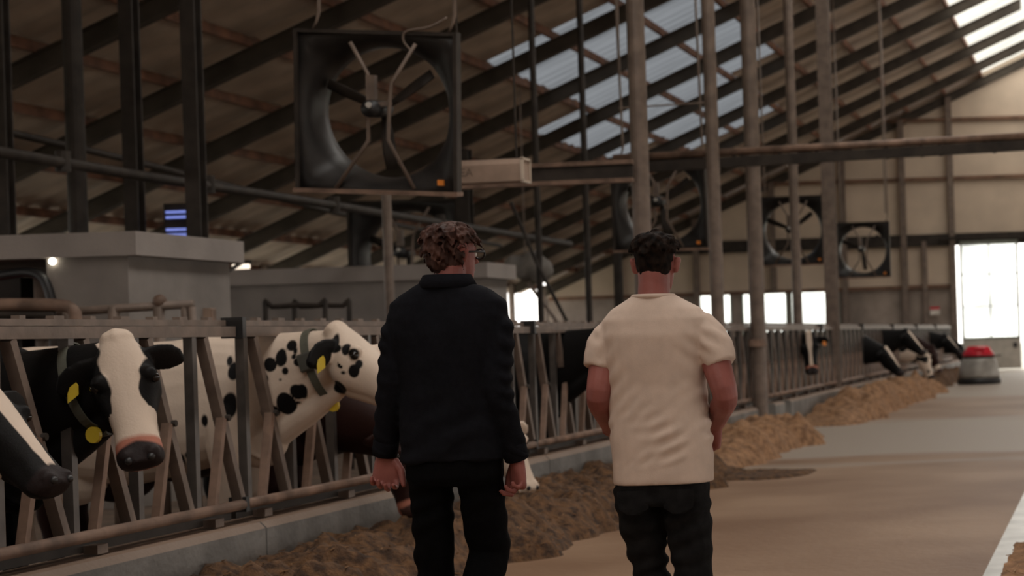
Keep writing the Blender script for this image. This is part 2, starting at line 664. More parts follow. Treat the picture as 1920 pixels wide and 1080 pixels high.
MB().box(((DX0 + DX1) / 2, Yd, 0.57), (DX1 - DX0 + 0.09, 0.06, 1.06)).build('door_panel', M_panel, dr, world=True)
MB().box((DX1 - 0.15, Yd - 0.05, 0.86), (0.14, 0.06, 0.16)).build('door_latch', M_black, dr, world=True)
MB().box((-2.4, END_Y - 0.3, 4.66), (6.6, 0.1, 0.12)).build('door_track', M_dark, dr, world=True)

# ------------------------------------------------------------------ outside the door
rng = random.Random(3)
hb = MB()
for k in range(60):
    hb.ball((rng.uniform(-1.6, 12), 104 + rng.uniform(-1, 1), rng.uniform(0.3, 2.6)), (1.3, 0.9, 0.9), 8, 5)
tag(hb.build('hedge', M_leaf, smooth=True), 'green hedge outside beyond the open barn door', 'hedge')

# ------------------------------------------------------------------ feed curb
FX = -5.0                                   # the feed fence plane
curb = thing('feed_curb', 'low grey concrete curb under the feed fence', 'curb', (-5.0, 5.4, 0))
PL = 5.6
PAN0 = 5.4
NPAN = 10
for k in range(NPAN + 1):
    y0 = PAN0 + PL * k
    segs = [(y0 + 0.01, y0 + PL - 0.01)]
    if k == 3:
        segs = [(y0 + 0.01, y0 + PL - 1.25)]
    if k == 4:
        segs = [(y0 + 0.15, y0 + 1.0), (y0 + 1.5, y0 + PL - 0.01)]
    for (a, c) in segs:
        if c > END_Y - 0.5:
            c = END_Y - 0.6
        h, x0, x1, e = 0.44, -5.16, -4.85, 0.035
        prof = [(x0, 0), (x1, 0), (x1, h - e), (x1 - e, h), (x0 + e, h), (x0, h - e)]
        n = len(prof)
        vs = [(x, y, z) for y in (a, c) for x, z in prof]
        fs = [tuple(range(n)), tuple(range(2 * n - 1, n - 1, -1))]
        fs += [(i, i + n, (i + 1) % n + n, (i + 1) % n) for i in range(n)]
        MB().add(vs, fs).build('curb_block', M_concrete, curb, world=True)

# ------------------------------------------------------------------ feed fence panels
Z_TOP, Z_BOT = 1.535, 0.545
NPL = 9
PP = PL / NPL
PAN_LABELS = ['nearest feed fence panel, in front of the two nearest cows at the left edge',
              'feed fence panel with the black-and-white spotted cow reaching through',
              'feed fence panel between the two walking men',
              'feed fence panel hidden mostly behind the man in the white shirt',
              'feed fence panel just beyond the galvanised post standing in the curb',
              'feed fence panel left of the far group of feeding cows',
              'feed fence panel behind the nearest far feeding cows',
              'distant feed fence panel behind the brown cow',
              'distant feed fence panel beside the red-topped feed robot',
              'last feed fence panel, nearest the end wall']


M_upr = mat('shaded_tube_steel', (0.09, 0.078, 0.07), rough=0.4, metal=0.4, var=0.3, scale=6)  # uprights' shaded sides put into a darker steel colour


def fence_panel():
    t = thing('feed_fence_panel', PAN_LABELS[0], 'fence', (FX, PAN0, 0), 'feed fence panels along the curb')
    L = PL
    MB().bar((0, 0.04, Z_TOP), (0, L - 0.04, Z_TOP), 0.06, 0.058).build('top_rail', M_galv, t)
    lr = MB().bar((-0.05, 0.04, Z_TOP + 0.05), (-0.05, L - 0.04, Z_TOP + 0.05), 0.05, 0.032).build('locking_rail', M_galv, t)
    for k in range(NPL * 2):
        y = (k + 0.3) * PP / 2
        MB().box((-0.05, y, Z_TOP + 0.05 + 0.024), (0.04, 0.05 if k % 2 else 0.09, 0.018)).build('bolt_head', M_galv, lr)
    MB().tube([(0.03, 0.03, Z_BOT), (0.03, L - 0.03, Z_BOT)], 0.03, 10).build('bottom_rail', M_rust, t, smooth=True)
    MB().bar((-0.06, 0.03, Z_BOT - 0.06), (-0.06, L - 0.03, Z_BOT - 0.06), 0.05, 0.05).build('lower_rail', M_dark, t)
    zt, zb = Z_TOP - 0.03, Z_BOT + 0.01
    zm = zb + (zt - zb) * 0.52
    post = MB().bar((0, 0, zb), (0, 0, zt), 0.05, 0.05, up=(0, 1, 0))
    rod = MB().tube([(-0.03, 0, zb), (-0.03, 0, zt)], 0.012, 8)
    slant = MB().bar((0.0, 0.0, zt), (0.0, PP * 0.66, zb), 0.05, 0.056, up=(1, 0, 0))
    lower = MB().bar((0.015, PP * 0.34, zm), (0.015, 0.07, zb), 0.04, 0.044, up=(1, 0, 0))
    pin = MB().tube([(-0.04, PP * 0.34, zm), (0.05, PP * 0.34, zm)], 0.018, 8)
    protos = {}
    for k in range(NPL):
        y = k * PP + 0.09
        for nm, mb, dy, m in (('upright', post, 0, M_upr), ('rod', rod, 0.1, M_galv), ('yoke_bar', slant, 0.13, M_galv),
                              ('lower_yoke_bar', lower, 0.1, M_rust), ('pivot_pin', pin, 0.13, M_dark)):
            if nm not in protos:
                protos[nm] = mb.build(nm, m, t)
                q = protos[nm]
            else:
                q = protos[nm].copy()
                COL.objects.link(q)
            q.location = (0, y + dy, 0)
    for z in (Z_TOP, Z_BOT):
        c = MB()
        c.box((0.0, 0.0, z + (0.022 if z > 1 else 0)), (0.125 if z > 1 else 0.1, 0.045, 0.12 if z > 1 else 0.085))
        c.build('clamp', M_black, t)
    for k in range(0, NPL, 2):
        MB().box((0.0, k * PP + 0.3, Z_BOT - 0.075), (0.07, 0.1, 0.045)).build('rail_bracket', M_galv, t)
    return t


p0 = fence_panel()
for k in range(1, NPAN):
    c = copy_tree(p0)
    c.location = (FX, PAN0 + PL * k, 0)
    c['label'] = PAN_LABELS[k]

# ------------------------------------------------------------------ posts


def post(u, v0, y, w, label, z0=0.0, z1=None, round_=True, m=None, name='steel_post'):
    p = px2w(u, v0, y)
    z1 = (roof_z(p.x) - 0.35) if z1 is None else z1
    t = thing(name, label, 'post', (p.x, p.y, z0))
    b = MB()
    if round_:
        b.tube([(0, 0, 0), (0, 0, z1 - z0)], w / 2, 16)
    else:
        # H section
        for yy in (-w / 2, w / 2):
            b.box((0, yy, (z1 - z0) / 2), (w, 0.02, z1 - z0))
        b.box((0, 0, (z1 - z0) / 2), (0.02, w, z1 - z0))
    b.build('shaft', m or M_galv, t, smooth=False)
    MB().box((0, 0, 0.01), (w * 1.6, w * 1.6, 0.02)).build('base_plate', M_dark, t)
    return t


post(1203, 400, 20.4, 0.19, 'thick round galvanised post right behind the white-shirted man\'s head', 0.0)
post(1343, 500, 24.3, 0.17, 'round galvanised post right of the man in the white shirt')
t = post(1424, 700, 26.75, 0.215, 'galvanised post standing in the curb gap in front of the fence', 0.0, round_=True)
MB().tube([(-0.02, -0.02, 1.28), (-0.02, -0.02, 1.38)], 0.135, 14).build('strap', M_rust, t)
post(1493, 500, 32.6, 0.165, 'slim post crossing the third fan by the end wall', 0.0)
post(1558, 500, 35.1, 0.225, 'broad steel post between the two farthest fans', 0.0, round_=False)
post(366, 300, 20.4, 0.155, 'dark post rising behind the concrete block\'s right side', 0.0, m=M_dark, round_=False)
post(250, 300, 21.7, 0.155, 'dark steel post behind the middle of the concrete block', 0.0, m=M_dark, round_=False)
post(143, 300, 21.4, 0.2, 'thick dark post behind the left of the concrete block', 0.0, m=M_dark)
post(8, 300, 20.0, 0.13, 'dark post at the left picture edge', 0.0, m=M_dark, round_=False)
post(728, 480, 22.7, 0.11, 'slim post in front of the second concrete block', 0.0, z1=3.3)
post(872, 380, 31.0, 0.2, 'dark steel post above the head of the man in black', 0.0, z1=4.6, m=M_dark, round_=False)
post(1008, 400, 30.4, 0.1, 'thin dark post right of the second concrete block', 0.0, m=M_dark)
post(1099, 400, 33.0, 0.11, 'thin dark post left of the white-shirted man\'s head', 0.0, m=M_dark)
post(1155, 400, 36.0, 0.13, 'thin dark post partly behind the second fan', 0.0, z1=4.2, m=M_dark, round_=False)

# ------------------------------------------------------------------ cross pipe, beams, hanging cords
a, c = px2w(1150, 297, 24.9), px2w(2020, 250, 24.9)
t = thing('cross_pipe', 'long horizontal pipe and dark beam crossing high over the alley', 'pipe', a)
MB().tube([a, c], 0.05, 10).build('pipe', M_rust, t, smooth=True, world=True)
MB().bar(px2w(1130, 318, 24.9), px2w(2020, 267, 24.9), 0.12, 0.13).build('beam', M_dark, t, world=True)
for u in (1375, 1460, 1530, 1660, 1725, 1760, 1860):
    q = a + (c - a) * ((u - 1150) / 870)
    MB().bar(q, q + V((0.03, 0, -0.2)), 0.03, 0.05).build('bracket', M_dark, t, world=True)

a, c = px2w(846, 318, 20.1), px2w(1186, 303, 20.1)
t = thing('tie_beam', 'rusty double tie beam running left from the thick post', 'beam', a)
for dz in (0.0, -0.19):
    MB().bar(a + V((0, 0, dz)), c + V((0, 0, dz)), 0.09, 0.045).build('flange', M_rust, t, world=True)
MB().bar(a + V((0, 0, -0.095)), c + V((0, 0, -0.095)), 0.02, 0.15).build('web', M_dark, t, world=True)

# beige housing beside the big fan, with its faint worn lettering
a = px2w(917, 322, 17.2)
k = 17.2 / FPX
t = thing('roller_housing', 'beige box housing with worn lettering beside the big fan', 'housing', a)
w_, h_, d_ = 138 * k, 42 * k, 0.22
b = MB()
e = 0.03
prof = [(-d_ / 2, -h_ / 2), (d_ / 2, -h_ / 2), (d_ / 2, h_ / 2), (-d_ / 2 + e, h_ / 2), (-d_ / 2, h_ / 2 - e * 1.6)]
n = len(prof)
vs = [(x, y, z) for x in (-w_ / 2, w_ / 2) for y, z in prof]
b.add(vs, [tuple(range(n)), tuple(range(2 * n - 1, n - 1, -1))] + [(i, i + n, (i + 1) % n + n, (i + 1) % n) for i in range(n)])
M_beige = mat('beige_paint', (0.33, 0.235, 0.18), rough=0.5, var=0.15, scale=5)
o = b.build('casing', M_beige, t)
o.rotation_euler = (0, -0.012, 0)
b = MB()
for z in (-h_ / 2, h_ / 2):
    b.box((w_ / 2, 0, z), (0.025, d_ + 0.02, 0.02))
for y in (-d_ / 2, d_ / 2):
    b.box((w_ / 2, y, 0), (0.025, 0.02, h_))
b.build('end_rim', mat('pale_rim', (0.5, 0.42, 0.34), rough=0.5), t)
for dx in (-0.25, 0.25):
    MB().tube([(dx, 0, h_ / 2), (dx, 0.02, roof_z(t.location.x) - t.location.z - 0.3)], 0.01, 6).build('hanger', M_dark, t)
cu = bpy.data.curves.new('lettering', 'FONT')
cu.body = 'GEA'
cu.size = 0.1
cu.extrude = 0.001
cu.materials.append(mat('worn_print', (0.16, 0.115, 0.085), rough=0.7))
lt = bpy.data.objects.new('lettering_tmp', cu)
COL.objects.link(lt)
lm = bpy.data.meshes.new_from_object(lt.evaluated_get(bpy.context.evaluated_depsgraph_get()))
bpy.data.objects.remove(lt)
lm.name = 'lettering'
lo = link('lettering', lm)
lo.parent = t
lo.location = (-w_ / 2 + 0.03, -d_ / 2 - 0.002, -0.045)
lo.rotation_euler = (math.pi / 2, 0, 0)

# round tube bundle along the left rows, two long pipes
t = thing('overhead_pipe', 'dark pipe running above the concrete block away from the viewer', 'pipe', (-10, 16.8, 3.3))
MB().tube([(-10, 16.8, 3.32), (-10, 20, 3.3), (-10, 24, 3.31), (-10, 36, 3.28)], 0.055, 10).build('pipe', M_dark, t, smooth=True, world=True)
for y in (18.5, 21.5, 25, 29):
    MB().tube([(-10, y, 3.22), (-10, y, 3.42)], 0.07, 10).build('clip', M_dark, t, world=True)
t = thing('conveyor_tube', 'second dark tube under the roof at the far left', 'pipe', (-12.5, 18, 3.9))
MB().tube([(-12.5, 18, 4.15), (-12.2, 24, 3.9), (-12.9, 32, 3.75), (-13.2, 42, 3.6)], 0.045, 8).build('tube', M_dark, t, smooth=True, world=True)

for (u, y, lab, v1) in ((1166, 26.0, 'thin pale rope hanging left of the thick post', 262),
                        (1660, 44, 'thin pale rope hanging in front of the end wall', 400)):
    p = px2w(u, v1, y)
    q = V((p.x, p.y, roof_z(p.x) - 0.2))
    t = tag(MB().tube([p, q], 0.012 if y < 30 else 0.016, 6).build('hanging_rope', M_galv), lab, 'rope')
t = tag(MB().tube([px2w(1160, 203, 26), px2w(1330, 192, 26.2)], 0.012, 6).build('tie_wire', M_galv), 'thin wire stretched level between the two round posts', 'wire')
t = tag(MB().tube([px2w(958, 378, 30), px2w(1005, 490, 30.2), (-7.72, 30.4, 0.02)], 0.03, 8).build('brace_rod', M_dark), 'slanting dark rod leaning left of a thin post', 'rod')

# ------------------------------------------------------------------ concrete rooms
def concrete_room(label, x1, y0, y1, depth, ztop, recess=None):
    t = thing('concrete_room', label, 'room', (x1, y0, 0))
    cap = 0.22
    x0 = x1 - depth
    th = 0.2
    zt = ztop - cap
    b = MB().box((x1 - th / 2, (y0 + y1) / 2, zt / 2), (th, y1 - y0, zt))
    b.build('side_wall', M_block, t, world=True)
    fx1 = x1 - th
    fx0 = x0 if recess is None else recess
    MB().box(((fx0 + fx1) / 2, y0 + th / 2, zt / 2), (fx1 - fx0, th, zt)).build('front_wall', M_block, t, world=True)
    MB().box(((x0 + fx1) / 2, y1 - th / 2, zt / 2), (fx1 - x0, th, zt)).build('rear_wall', M_block, t, world=True)
    MB().box(((x0 + x1) / 2 + 0.04, (y0 + y1) / 2, ztop - cap / 2), (x1 - x0 + 0.16, y1 - y0 + 0.16, cap)).build('cap_slab', mat('pale_concrete', (0.29, 0.255, 0.235), rough=0.8, var=0.12, scale=1.5, bump=0.2), t, world=True)
    return t


concrete_room('grey concrete room with pale capping slab at the left', -9.0, 17.7, 19.75, 3.6, 2.57, recess=-9.75)
concrete_room('second concrete room behind the man in black', -9.0, 27.7, 28.9, 5.2, 2.62)
t = thing('wall_box', 'small tan box fixed on the concrete room wall above the rail', 'box', px2w(408, 592, 19.2))
t.location.x = -8.97
MB().box((0, 0, 0), (0.08, 0.12, 0.16)).build('casing', M_beige, t)
MB().box((0.045, 0, 0), (0.01, 0.1, 0.14)).build('lid', M_rust, t)

# milking robot parts in the open bay of the near room
t = thing('milking_robot', 'grey milking robot with black hose and red panel at left', 'machine', (-10.0, 18.2, 0))
MB().tube([(-9.93, 18.0, 0.3), (-9.93, 18.0, 2.18)], 0.1, 16).build('tank', M_galv, t, smooth=True, world=True)
MB().tube([(-10.25, 17.75, 2.2), (-9.95, 17.72, 2.23), (-9.78, 17.7, 2.16), (-9.71, 17.7, 1.95), (-9.7, 17.7, 1.75), (-9.7, 17.7, 1.2)], 0.045, 10, smooth=2).build('hose', M_black, t, smooth=True, world=True)
MB().box((-10.25, 17.8, 1.92), (0.36, 0.2, 0.13)).build('red_panel', M_red, t, world=True)
MB().box((-10.2, 17.85, 1.7), (0.7, 0.3, 0.14)).build('crossbeam', M_galv, t, world=True)
MB().box((-10.5, 18.4, 1.1), (0.5, 0.5, 2.2)).build('cabinet', M_dark, t, world=True)

t = thing('bulb_lamp', 'small bare glowing bulb under the concrete cap', 'lamp', px2w(98, 484, 17.68))
MB().tube([(0, 0, 0.0), (0, 0, 2.355 - px2w(98, 484, 17.68).z)], 0.025, 10).build('socket', M_black, t)
MB().ball((0, 0, -0.03), 0.03, 12, 8).build('bulb', mat('lit_bulb', (1, 0.95, 0.8), emit=(1, 0.93, 0.75), estr=3.0), t, smooth=True)
t = thing('window_glow_tube', 'short glowing tube for a bright window piece at the corner of the concrete room', 'lamp', px2w(452, 500, 21))  # glowing tube stands in for a window piece; holder and arm added
MB().tube([(-0.09, 0, 0), (0.09, 0, 0)], 0.03, 8).build('tube', mat('window_glow', (1, 0.9, 0.75), emit=(1, 0.85, 0.68), estr=0.35), t, smooth=True)
MB().box((0, 0.03, 0.05), (0.2, 0.04, 0.05)).build('holder', M_dark, t)
MB().bar(t.location + V((0, 0.03, 0.05)), (-9.1, 19.72, 2.2), 0.03, 0.03).build('arm', M_dark, t, world=True)

# louvre; emissive strips stand in for blue sky seen through its gaps
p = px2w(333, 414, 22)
t = thing('louvre_vent', 'dark louvre with four glowing strips for blue sky beside the post', 'vent', p)
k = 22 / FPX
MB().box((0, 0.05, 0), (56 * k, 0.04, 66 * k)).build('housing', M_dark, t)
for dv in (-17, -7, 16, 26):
    MB().box((0.0, 0.02, -dv * k), (46 * k, 0.03, 5 * k)).build('sky_glow_strip', mat('blue_sky_glow', (0.2, 0.25, 0.6), emit=(0.2, 0.26, 0.72), estr=0.22), t)

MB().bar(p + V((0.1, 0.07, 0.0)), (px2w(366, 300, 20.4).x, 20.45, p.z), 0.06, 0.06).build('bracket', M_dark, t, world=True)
# rails and hoops of the cow stand
y = 15.2
t = thing('stall_rail', 'horizontal stall rail with end posts in front of the near room', 'rail', px2w(250, 640, y))
MB().tube([px2w(-40, 585, y), px2w(150, 583, y), px2w(362, 570, y)], 0.035, 8).build('rail', M_galv, t, smooth=True, world=True)
for u in (128, 213, 298, 346, 360):
    p = px2w(u, 575, y)
    MB().tube([(p.x, p.y, 0), p], 0.03 if u > 300 else 0.045, 8).build('upright', M_galv, t, smooth=True, world=True)
p = px2w(300, 565, y)
MB().ball(p, 0.055, 10, 6).build('coupling', M_rust, t, smooth=True, world=True)
y = 14.9
t = thing('stall_gate', 'curved pipe gate low at the left edge behind the feed rail', 'gate', px2w(60, 640, y))
MB().tube([px2w(-60, 572, y), px2w(100, 572, y), px2w(135, 580, y), px2w(142, 605, y), px2w(142, 700, y)], 0.05, 8, smooth=1).build('pipe', M_rust, t, smooth=True, world=True)
MB().tube([px2w(-60, 590, y), px2w(80, 590, y), px2w(100, 600, y), px2w(100, 700, y)], 0.03, 8, smooth=1).build('inner_pipe', M_dark, t, smooth=True, world=True)
for i, (u0, u1, lab) in enumerate(((498, 610, 'left of two rounded stall hoops above the feed rail'),
                                   (552, 655, 'right of two rounded stall hoops above the feed rail'))):
    y = 21.5 + i
    q0, q1 = px2w(u0, 740, y), px2w(u1, 740, y)
    q0.z = q1.z = 0.02
    o = MB().tube([q0, px2w(u0, 590, y), px2w(u0 + 12, 575, y), px2w(u1 - 12, 573, y), px2w(u1, 588, y), q1], 0.03, 8, smooth=2).build('stall_hoop', M_dark, smooth=True)
    tag(o, lab, 'hoop', 'rounded stall hoops')

# rolled curtain and clutter right of the second room
t = thing('curtain_roll', 'bundled grey tarp hanging beside the second concrete room', 'tarp', px2w(985, 505, 40))
b = MB()
for i in range(7):
    p = px2w(965 + i * 9, 500 + rng.uniform(-8, 8), 40)
    b.ball(p, (0.22, 0.25, 0.24), 10, 6)
me, co = fuse(b, 0.05, 2, lambda c, n_: 0.04 * noise_at(c, 5))
me.materials.append(mat('grey_tarp', (0.2, 0.18, 0.16), rough=0.8))
for v_ in me.vertices:
    v_.co -= t.location
link('tarp', me, t)
q = px2w(985, 500, 40)
MB().tube([q, (q.x, q.y, roof_z(q.x) + 0.01)], 0.015, 6).build('hanger', M_galv, t, world=True)
MB().tube([px2w(990, 530, 40), px2w(1050, 610, 40)], 0.04, 8).build('cord', M_galv, t, world=True)

# small notice on the end wall
t = thing('wall_sign', 'small red and white notice on the end wall left of the door', 'sign', px2w(1753, 583, END_Y - 0.2))
MB().box((0, 0, 0), (0.34, 0.03, 0.26)).build('plate', mat('sign_white', (0.6, 0.56, 0.5)), t)
MB().box((0, -0.02, 0.1), (0.34, 0.012, 0.09)).build('red_band', M_red, t)

# ------------------------------------------------------------------ fans
def fan_parts(label, loc, s=1.0, group='square barn fans hung in a row'):
    t = thing('barn_fan', label, 'fan', loc, group)
    n = 64
    h = 0.645
    R = 0.535

    def sq(k, half):
        a = 2 * math.pi * k / n
        c, s_ = math.cos(a), math.sin(a)
        m_ = max(abs(c), abs(s_))
        return c / m_ * half, s_ / m_ * half
    rings = []
    rings.append([(*sq(k, h),) for k in range(n)])            # front square edge
    ys = [0.0]
    # flare: square -> circle
    for t_ in (0.25, 0.5, 0.75, 1.0):
        ring = []
        for k in range(n):
            a = 2 * math.pi * k / n
            x0, z0 = sq(k, h)
            x1, z1 = math.cos(a) * R, math.sin(a) * R
            f_ = 1 - (1 - t_) ** 2
            ring.append((x0 + (x1 - x0) * f_, z0 + (z1 - z0) * f_))
        rings.append(ring)
        ys.append(0.26 * t_ ** 1.6)
    rings.append([(math.cos(2 * math.pi * k / n) * R, math.sin(2 * math.pi * k / n) * R) for k in range(n)])
    ys.append(0.36)
    b = MB()
    vs = [(x, y, z) for ring, y in zip(rings, ys) for x, z in ring]
    fs = []
    for i in range(len(rings) - 1):
        for k in range(n):
            k2 = (k + 1) % n
            fs.append((i * n + k, i * n + k2, (i + 1) * n + k2, (i + 1) * n + k))
    b.add(vs, fs)
    o = b.build('inlet_shroud', M_fan, t, smooth=True)
    md = o.modifiers.new('solid', 'SOLIDIFY')
    md.thickness = 0.012
    f = MB()
    for x in (-h, h):
        f.box((x, 0.03, 0), (0.03, 0.11, 2 * h + 0.03))
    f.box((0, 0.03, h), (2 * h - 0.03, 0.11, 0.03))
    f.build('frame', M_dark, t)
    MB().box((0, 0.02, -h), (2 * h + 0.05, 0.14, 0.035)).build('bottom_sill', M_rust, t)
    # bent struts, front side
    Y = -0.02
    MB().tube([(-0.2, Y, 0.56), (-0.06, Y, 0.31), (-0.05, Y - 0.03, 0.05), (-0.06, Y, -0.23), (-0.33, Y, -0.62)], 0.017, 8).build('strut', M_galv, t, smooth=True)
    MB().tube([(0.33, Y, 0.56), (0.13, Y, 0.24), (0.12, Y - 0.03, 0.0), (0.1, Y, -0.22), (0.31, Y, -0.61)], 0.017, 8).build('strut', M_galv, t, smooth=True)
    MB().box((-0.03, Y, 0.2), (0.07, 0.07, 0.2)).build('switch_box', M_galv, t)
    MB().tube([(-0.02, Y - 0.08, 0.03), (-0.02, 0.24, 0.03)], 0.07, 14).build('motor', M_black, t, smooth=True)
    MB().tube([(-0.02, Y - 0.09, 0.06), (-0.02, Y - 0.1, 0.06)], 0.025, 8).build('name_plate', mat('pale_plate', (0.5, 0.48, 0.45)), t)
    MB().bar((-0.02, Y, 0.06), (0.13, Y, 0.08), 0.03, 0.04).build('motor_clamp', M_galv, t)
    for k in range(3):
        a = 2 * math.pi * k / 3 - 1.45
        b = MB()
        secs = []
        d = V((math.cos(a), 0, math.sin(a)))
        q = V((-math.sin(a), 0, math.cos(a)))
        for r_, w_ in ((0.05, 0.03), (0.2, 0.05), (0.35, 0.055), (0.5, 0.045)):
            tw = 0.7 - r_ * 0.7
            secs.append((V((-0.02, 0.22, 0.03)) + d * r_, (q * math.cos(tw) + V((0, 1, 0)) * math.sin(tw)) * w_, V((0, 0.008, 0))))
        b.loft(secs, 8).build('blade', M_dark, t, smooth=True)
    MB().box((0.52, 0.0, -h + 0.09), (0.05, 0.03, 0.045)).build('warning_sticker', M_orange, t)
    t.scale = (s, s, s)
    return t


def fan_at(label, u, v, y, tilt=0.0, s=1.0, rz=0.0, hang=True, ry=0.0):
    p = px2w(u, v, y)
    t = fan_parts(label, p, s)
    t.rotation_euler = (tilt, ry, rz)
    if hang:
        for sx in (-0.52, 0.58):
            MB().tube([(sx, 0.03, 0.66), (sx + 0.03, 0.03, 0.72), (sx + 0.05, 0.03, 0.8), (sx + 0.06, 0.06, max(2.0, (roof_z(p.x) - p.z - 0.2) / s))], [0.012, 0.012, 0.017, 0.017], 8).build('hanger', M_galv, t, smooth=True)
    return t


BF = fan_at('largest square barn fan, hanging nearest at the upper left', 706, 211, 15.6, tilt=0.10, ry=0.06)
MB().tube([(0.58, 0.0, 0.78), (0.45, -0.03, 0.7), (0.3, -0.03, 0.67), (0.24, -0.03, 0.64), (0.24, -0.03, 0.57), (0.3, -0.02, 0.5)], 0.01, 6, smooth=2).build('cable', M_galv, BF, smooth=True)
fan_at('square barn fan hanging above the white-shirted man\'s head', 1236, 382, 26.7, tilt=0.08)
fan_at('square barn fan hanging before the far windows', 1483, 433, 36.3, tilt=0.05)
fan_at('smallest square barn fan, farthest down the row', 1616, 469, 45.0, tilt=0.05)
t = fan_at('dark barn fan standing behind the second concrete room', 757, 478, 31.0, s=1.35, hang=False)
t['group'] = 'square barn fans hung in a row'

# ------------------------------------------------------------------ feed
def heap(name, label, y0, y1, xin, xout, hmax, m, seed, step=0.04, hin=0.24, taper=1.0, cat='feed', amp=1.0):
    nx = int((xout - xin) / step) + 1
    ny = int((y1 - y0) / step) + 1
    vs, fs = [], []
    for j in range(ny + 1):
        y = y0 + (y1 - y0) * j / ny
        e = min(1, (y - y0) / taper, (y1 - y) / taper)
        e = max(0, e) ** 0.6
        wv = 0.75 + 0.25 * mnoise.noise(V((y * 0.8, seed, 0))) + 0.12 * mnoise.noise(V((y * 2.4, seed, 3)))
        for i in range(nx + 1):
            s = i / nx
            x = xin + (xout - xin) * s
            g = s / max(0.3, wv)
            base = (hin + (hmax - hin) * math.sin(min(1, g * 1.7) * math.pi / 2)) if g < 0.59 else hmax * max(0, math.cos((g - 0.59) / 0.41 * math.pi / 2)) ** 0.8 if g < 1 else 0
            nz = mnoise.fractal(V((x * 3.2, y * 3.2, seed)), 1.0, 2.0, 4)
            nf = mnoise.noise(V((x * 14, y * 14, seed))) * 0.35 + mnoise.noise(V((x * 31, y * 31, seed))) * 0.2
            z = base * e * (1 + 0.25 * nz * amp) + (0.045 * nf * amp + 0.05 * nz * amp) * min(1, base * 6) * e
            vs.append((x, y, z - 0.035 if base * e < 0.03 else z - 0.01))
    for j in range(ny):
        for i in range(nx):
            a = j * (nx + 1) + i
            fs.append((a, a + 1, a + nx + 2, a + nx + 1))
    t = thing(name, label, cat, ((xin + xout) / 2, (y0 + y1) / 2, 0), kind='stuff')
    o = MB().add(vs, fs).build('heap', m, t, smooth=True, world=True)
    o['kind'] = 'stuff'
    # loose stalks lying on it
    r = random.Random(int(seed * 10))
    b = MB()
    for _ in range(int((y1 - y0) * (xout - xin) * 90)):
        k = r.randrange(len(vs))
        p = V(vs[k])
        if p.z < 0.03:
            continue
        a = r.uniform(0, math.pi)
        l = r.uniform(0.02, 0.07)
        d = V((math.cos(a), math.sin(a), r.uniform(-0.3, 0.3))) * l
        b.bar(p - d / 2 + V((0, 0, 0.008)), p + d / 2 + V((0, 0, 0.008)), 0.006, 0.004)
    if b.v:
        q = b.build('stalks', M_straw if m is M_feed2 else mat('brown_stalk', (0.22, 0.115, 0.05), rough=0.8, var=0.4), t, world=True)
        q['kind'] = 'stuff'
    return t


heap('feed_heap', 'dark brown silage heaped along the curb behind the two men', 6.0, 20.2, -4.845, -3.4, 0.28, M_feed, 1.0, step=0.035, amp=1.2, hin=0.23, taper=0.7)
heap('feed_heap', 'tan silage pile on the alley right of the white-shirted man', 20.3, 26.8, -4.845, -3.55, 0.34, M_feed2, 2.3, taper=1.6, amp=1.2)
heap('feed_heap', 'long tan silage heap before the far feeding cows', 29.6, 46.0, -4.845, -3.5, 0.42, M_feed2, 4.1, step=0.06, taper=3.0, amp=1.2)
heap('feed_heap', 'brown silage before the farthest cows beside the feed robot', 46.5, 60.0, -4.845, -3.9, 0.3, M_feed, 5.2, step=0.08, taper=2.0)
heap('feed_heap', 'thin dark trail of silage on the alley floor', 18.4, 20.7, -3.85, -2.5, 0.05, M_feed, 6.6, step=0.04, hin=0.05, taper=1.3)
heap('feed_heap', 'small brown silage scrap on the pale lane at lower right', 9.0, 12.6, -0.62, 0.3, 0.1, M_feed2, 7.7, step=0.04, hin=0.08, taper=0.7)

# ------------------------------------------------------------------ feed pushing robot
p = px2w(1836, 716, 50.3)
t = thing('feed_robot', 'grey cone-shaped feed robot with red top near the door', 'robot', (p.x, p.y, 0))
M_rb = mat('robot_skirt', (0.32, 0.30, 0.27), rough=0.45, var=0.15, metal=0.2)
MB().loft([(V((0, 0, z)), V((r, 0, 0)), V((0, r, 0))) for r, z in ((0.54, 0.16), (0.545, 0.24), (0.47, 0.6), (0.43, 0.68))], 32).build('skirt', M_rb, t, smooth=True)
MB().loft([(V((0, 0, z)), V((r, 0, 0)), V((0, r, 0))) for r, z in ((0.5, 0.0), (0.58, 0.02), (0.58, 0.13), (0.53, 0.17))], 32).build('push_ring', M_black, t, smooth=True)
MB().loft([(V((0, 0, z)), V((r, 0, 0)), V((0, r, 0))) for r, z in ((0.4, 0.68), (0.43, 0.7), (0.43, 0.73), (0.4, 0.74))], 32).build('collar', M_dark, t, smooth=True)
b = MB().loft([(V((0, 0, z)), V((r, 0, 0)), V((0, r * 0.95, 0))) for r, z in ((0.42, 0.73), (0.42, 0.79), (0.36, 0.86), (0.3, 0.97), (0.22, 1.0))], 28)
b.build('hood', M_red, t, smooth=True)
MB().box((0.05, -0.3, 0.9), (0.26, 0.12, 0.1)).build('control_cover', M_red, t)
MB().bar((0.38, 0, 0.72), (0.6, 0, 0.74), 0.04, 0.03).build('bumper_arm', M_dark, t)

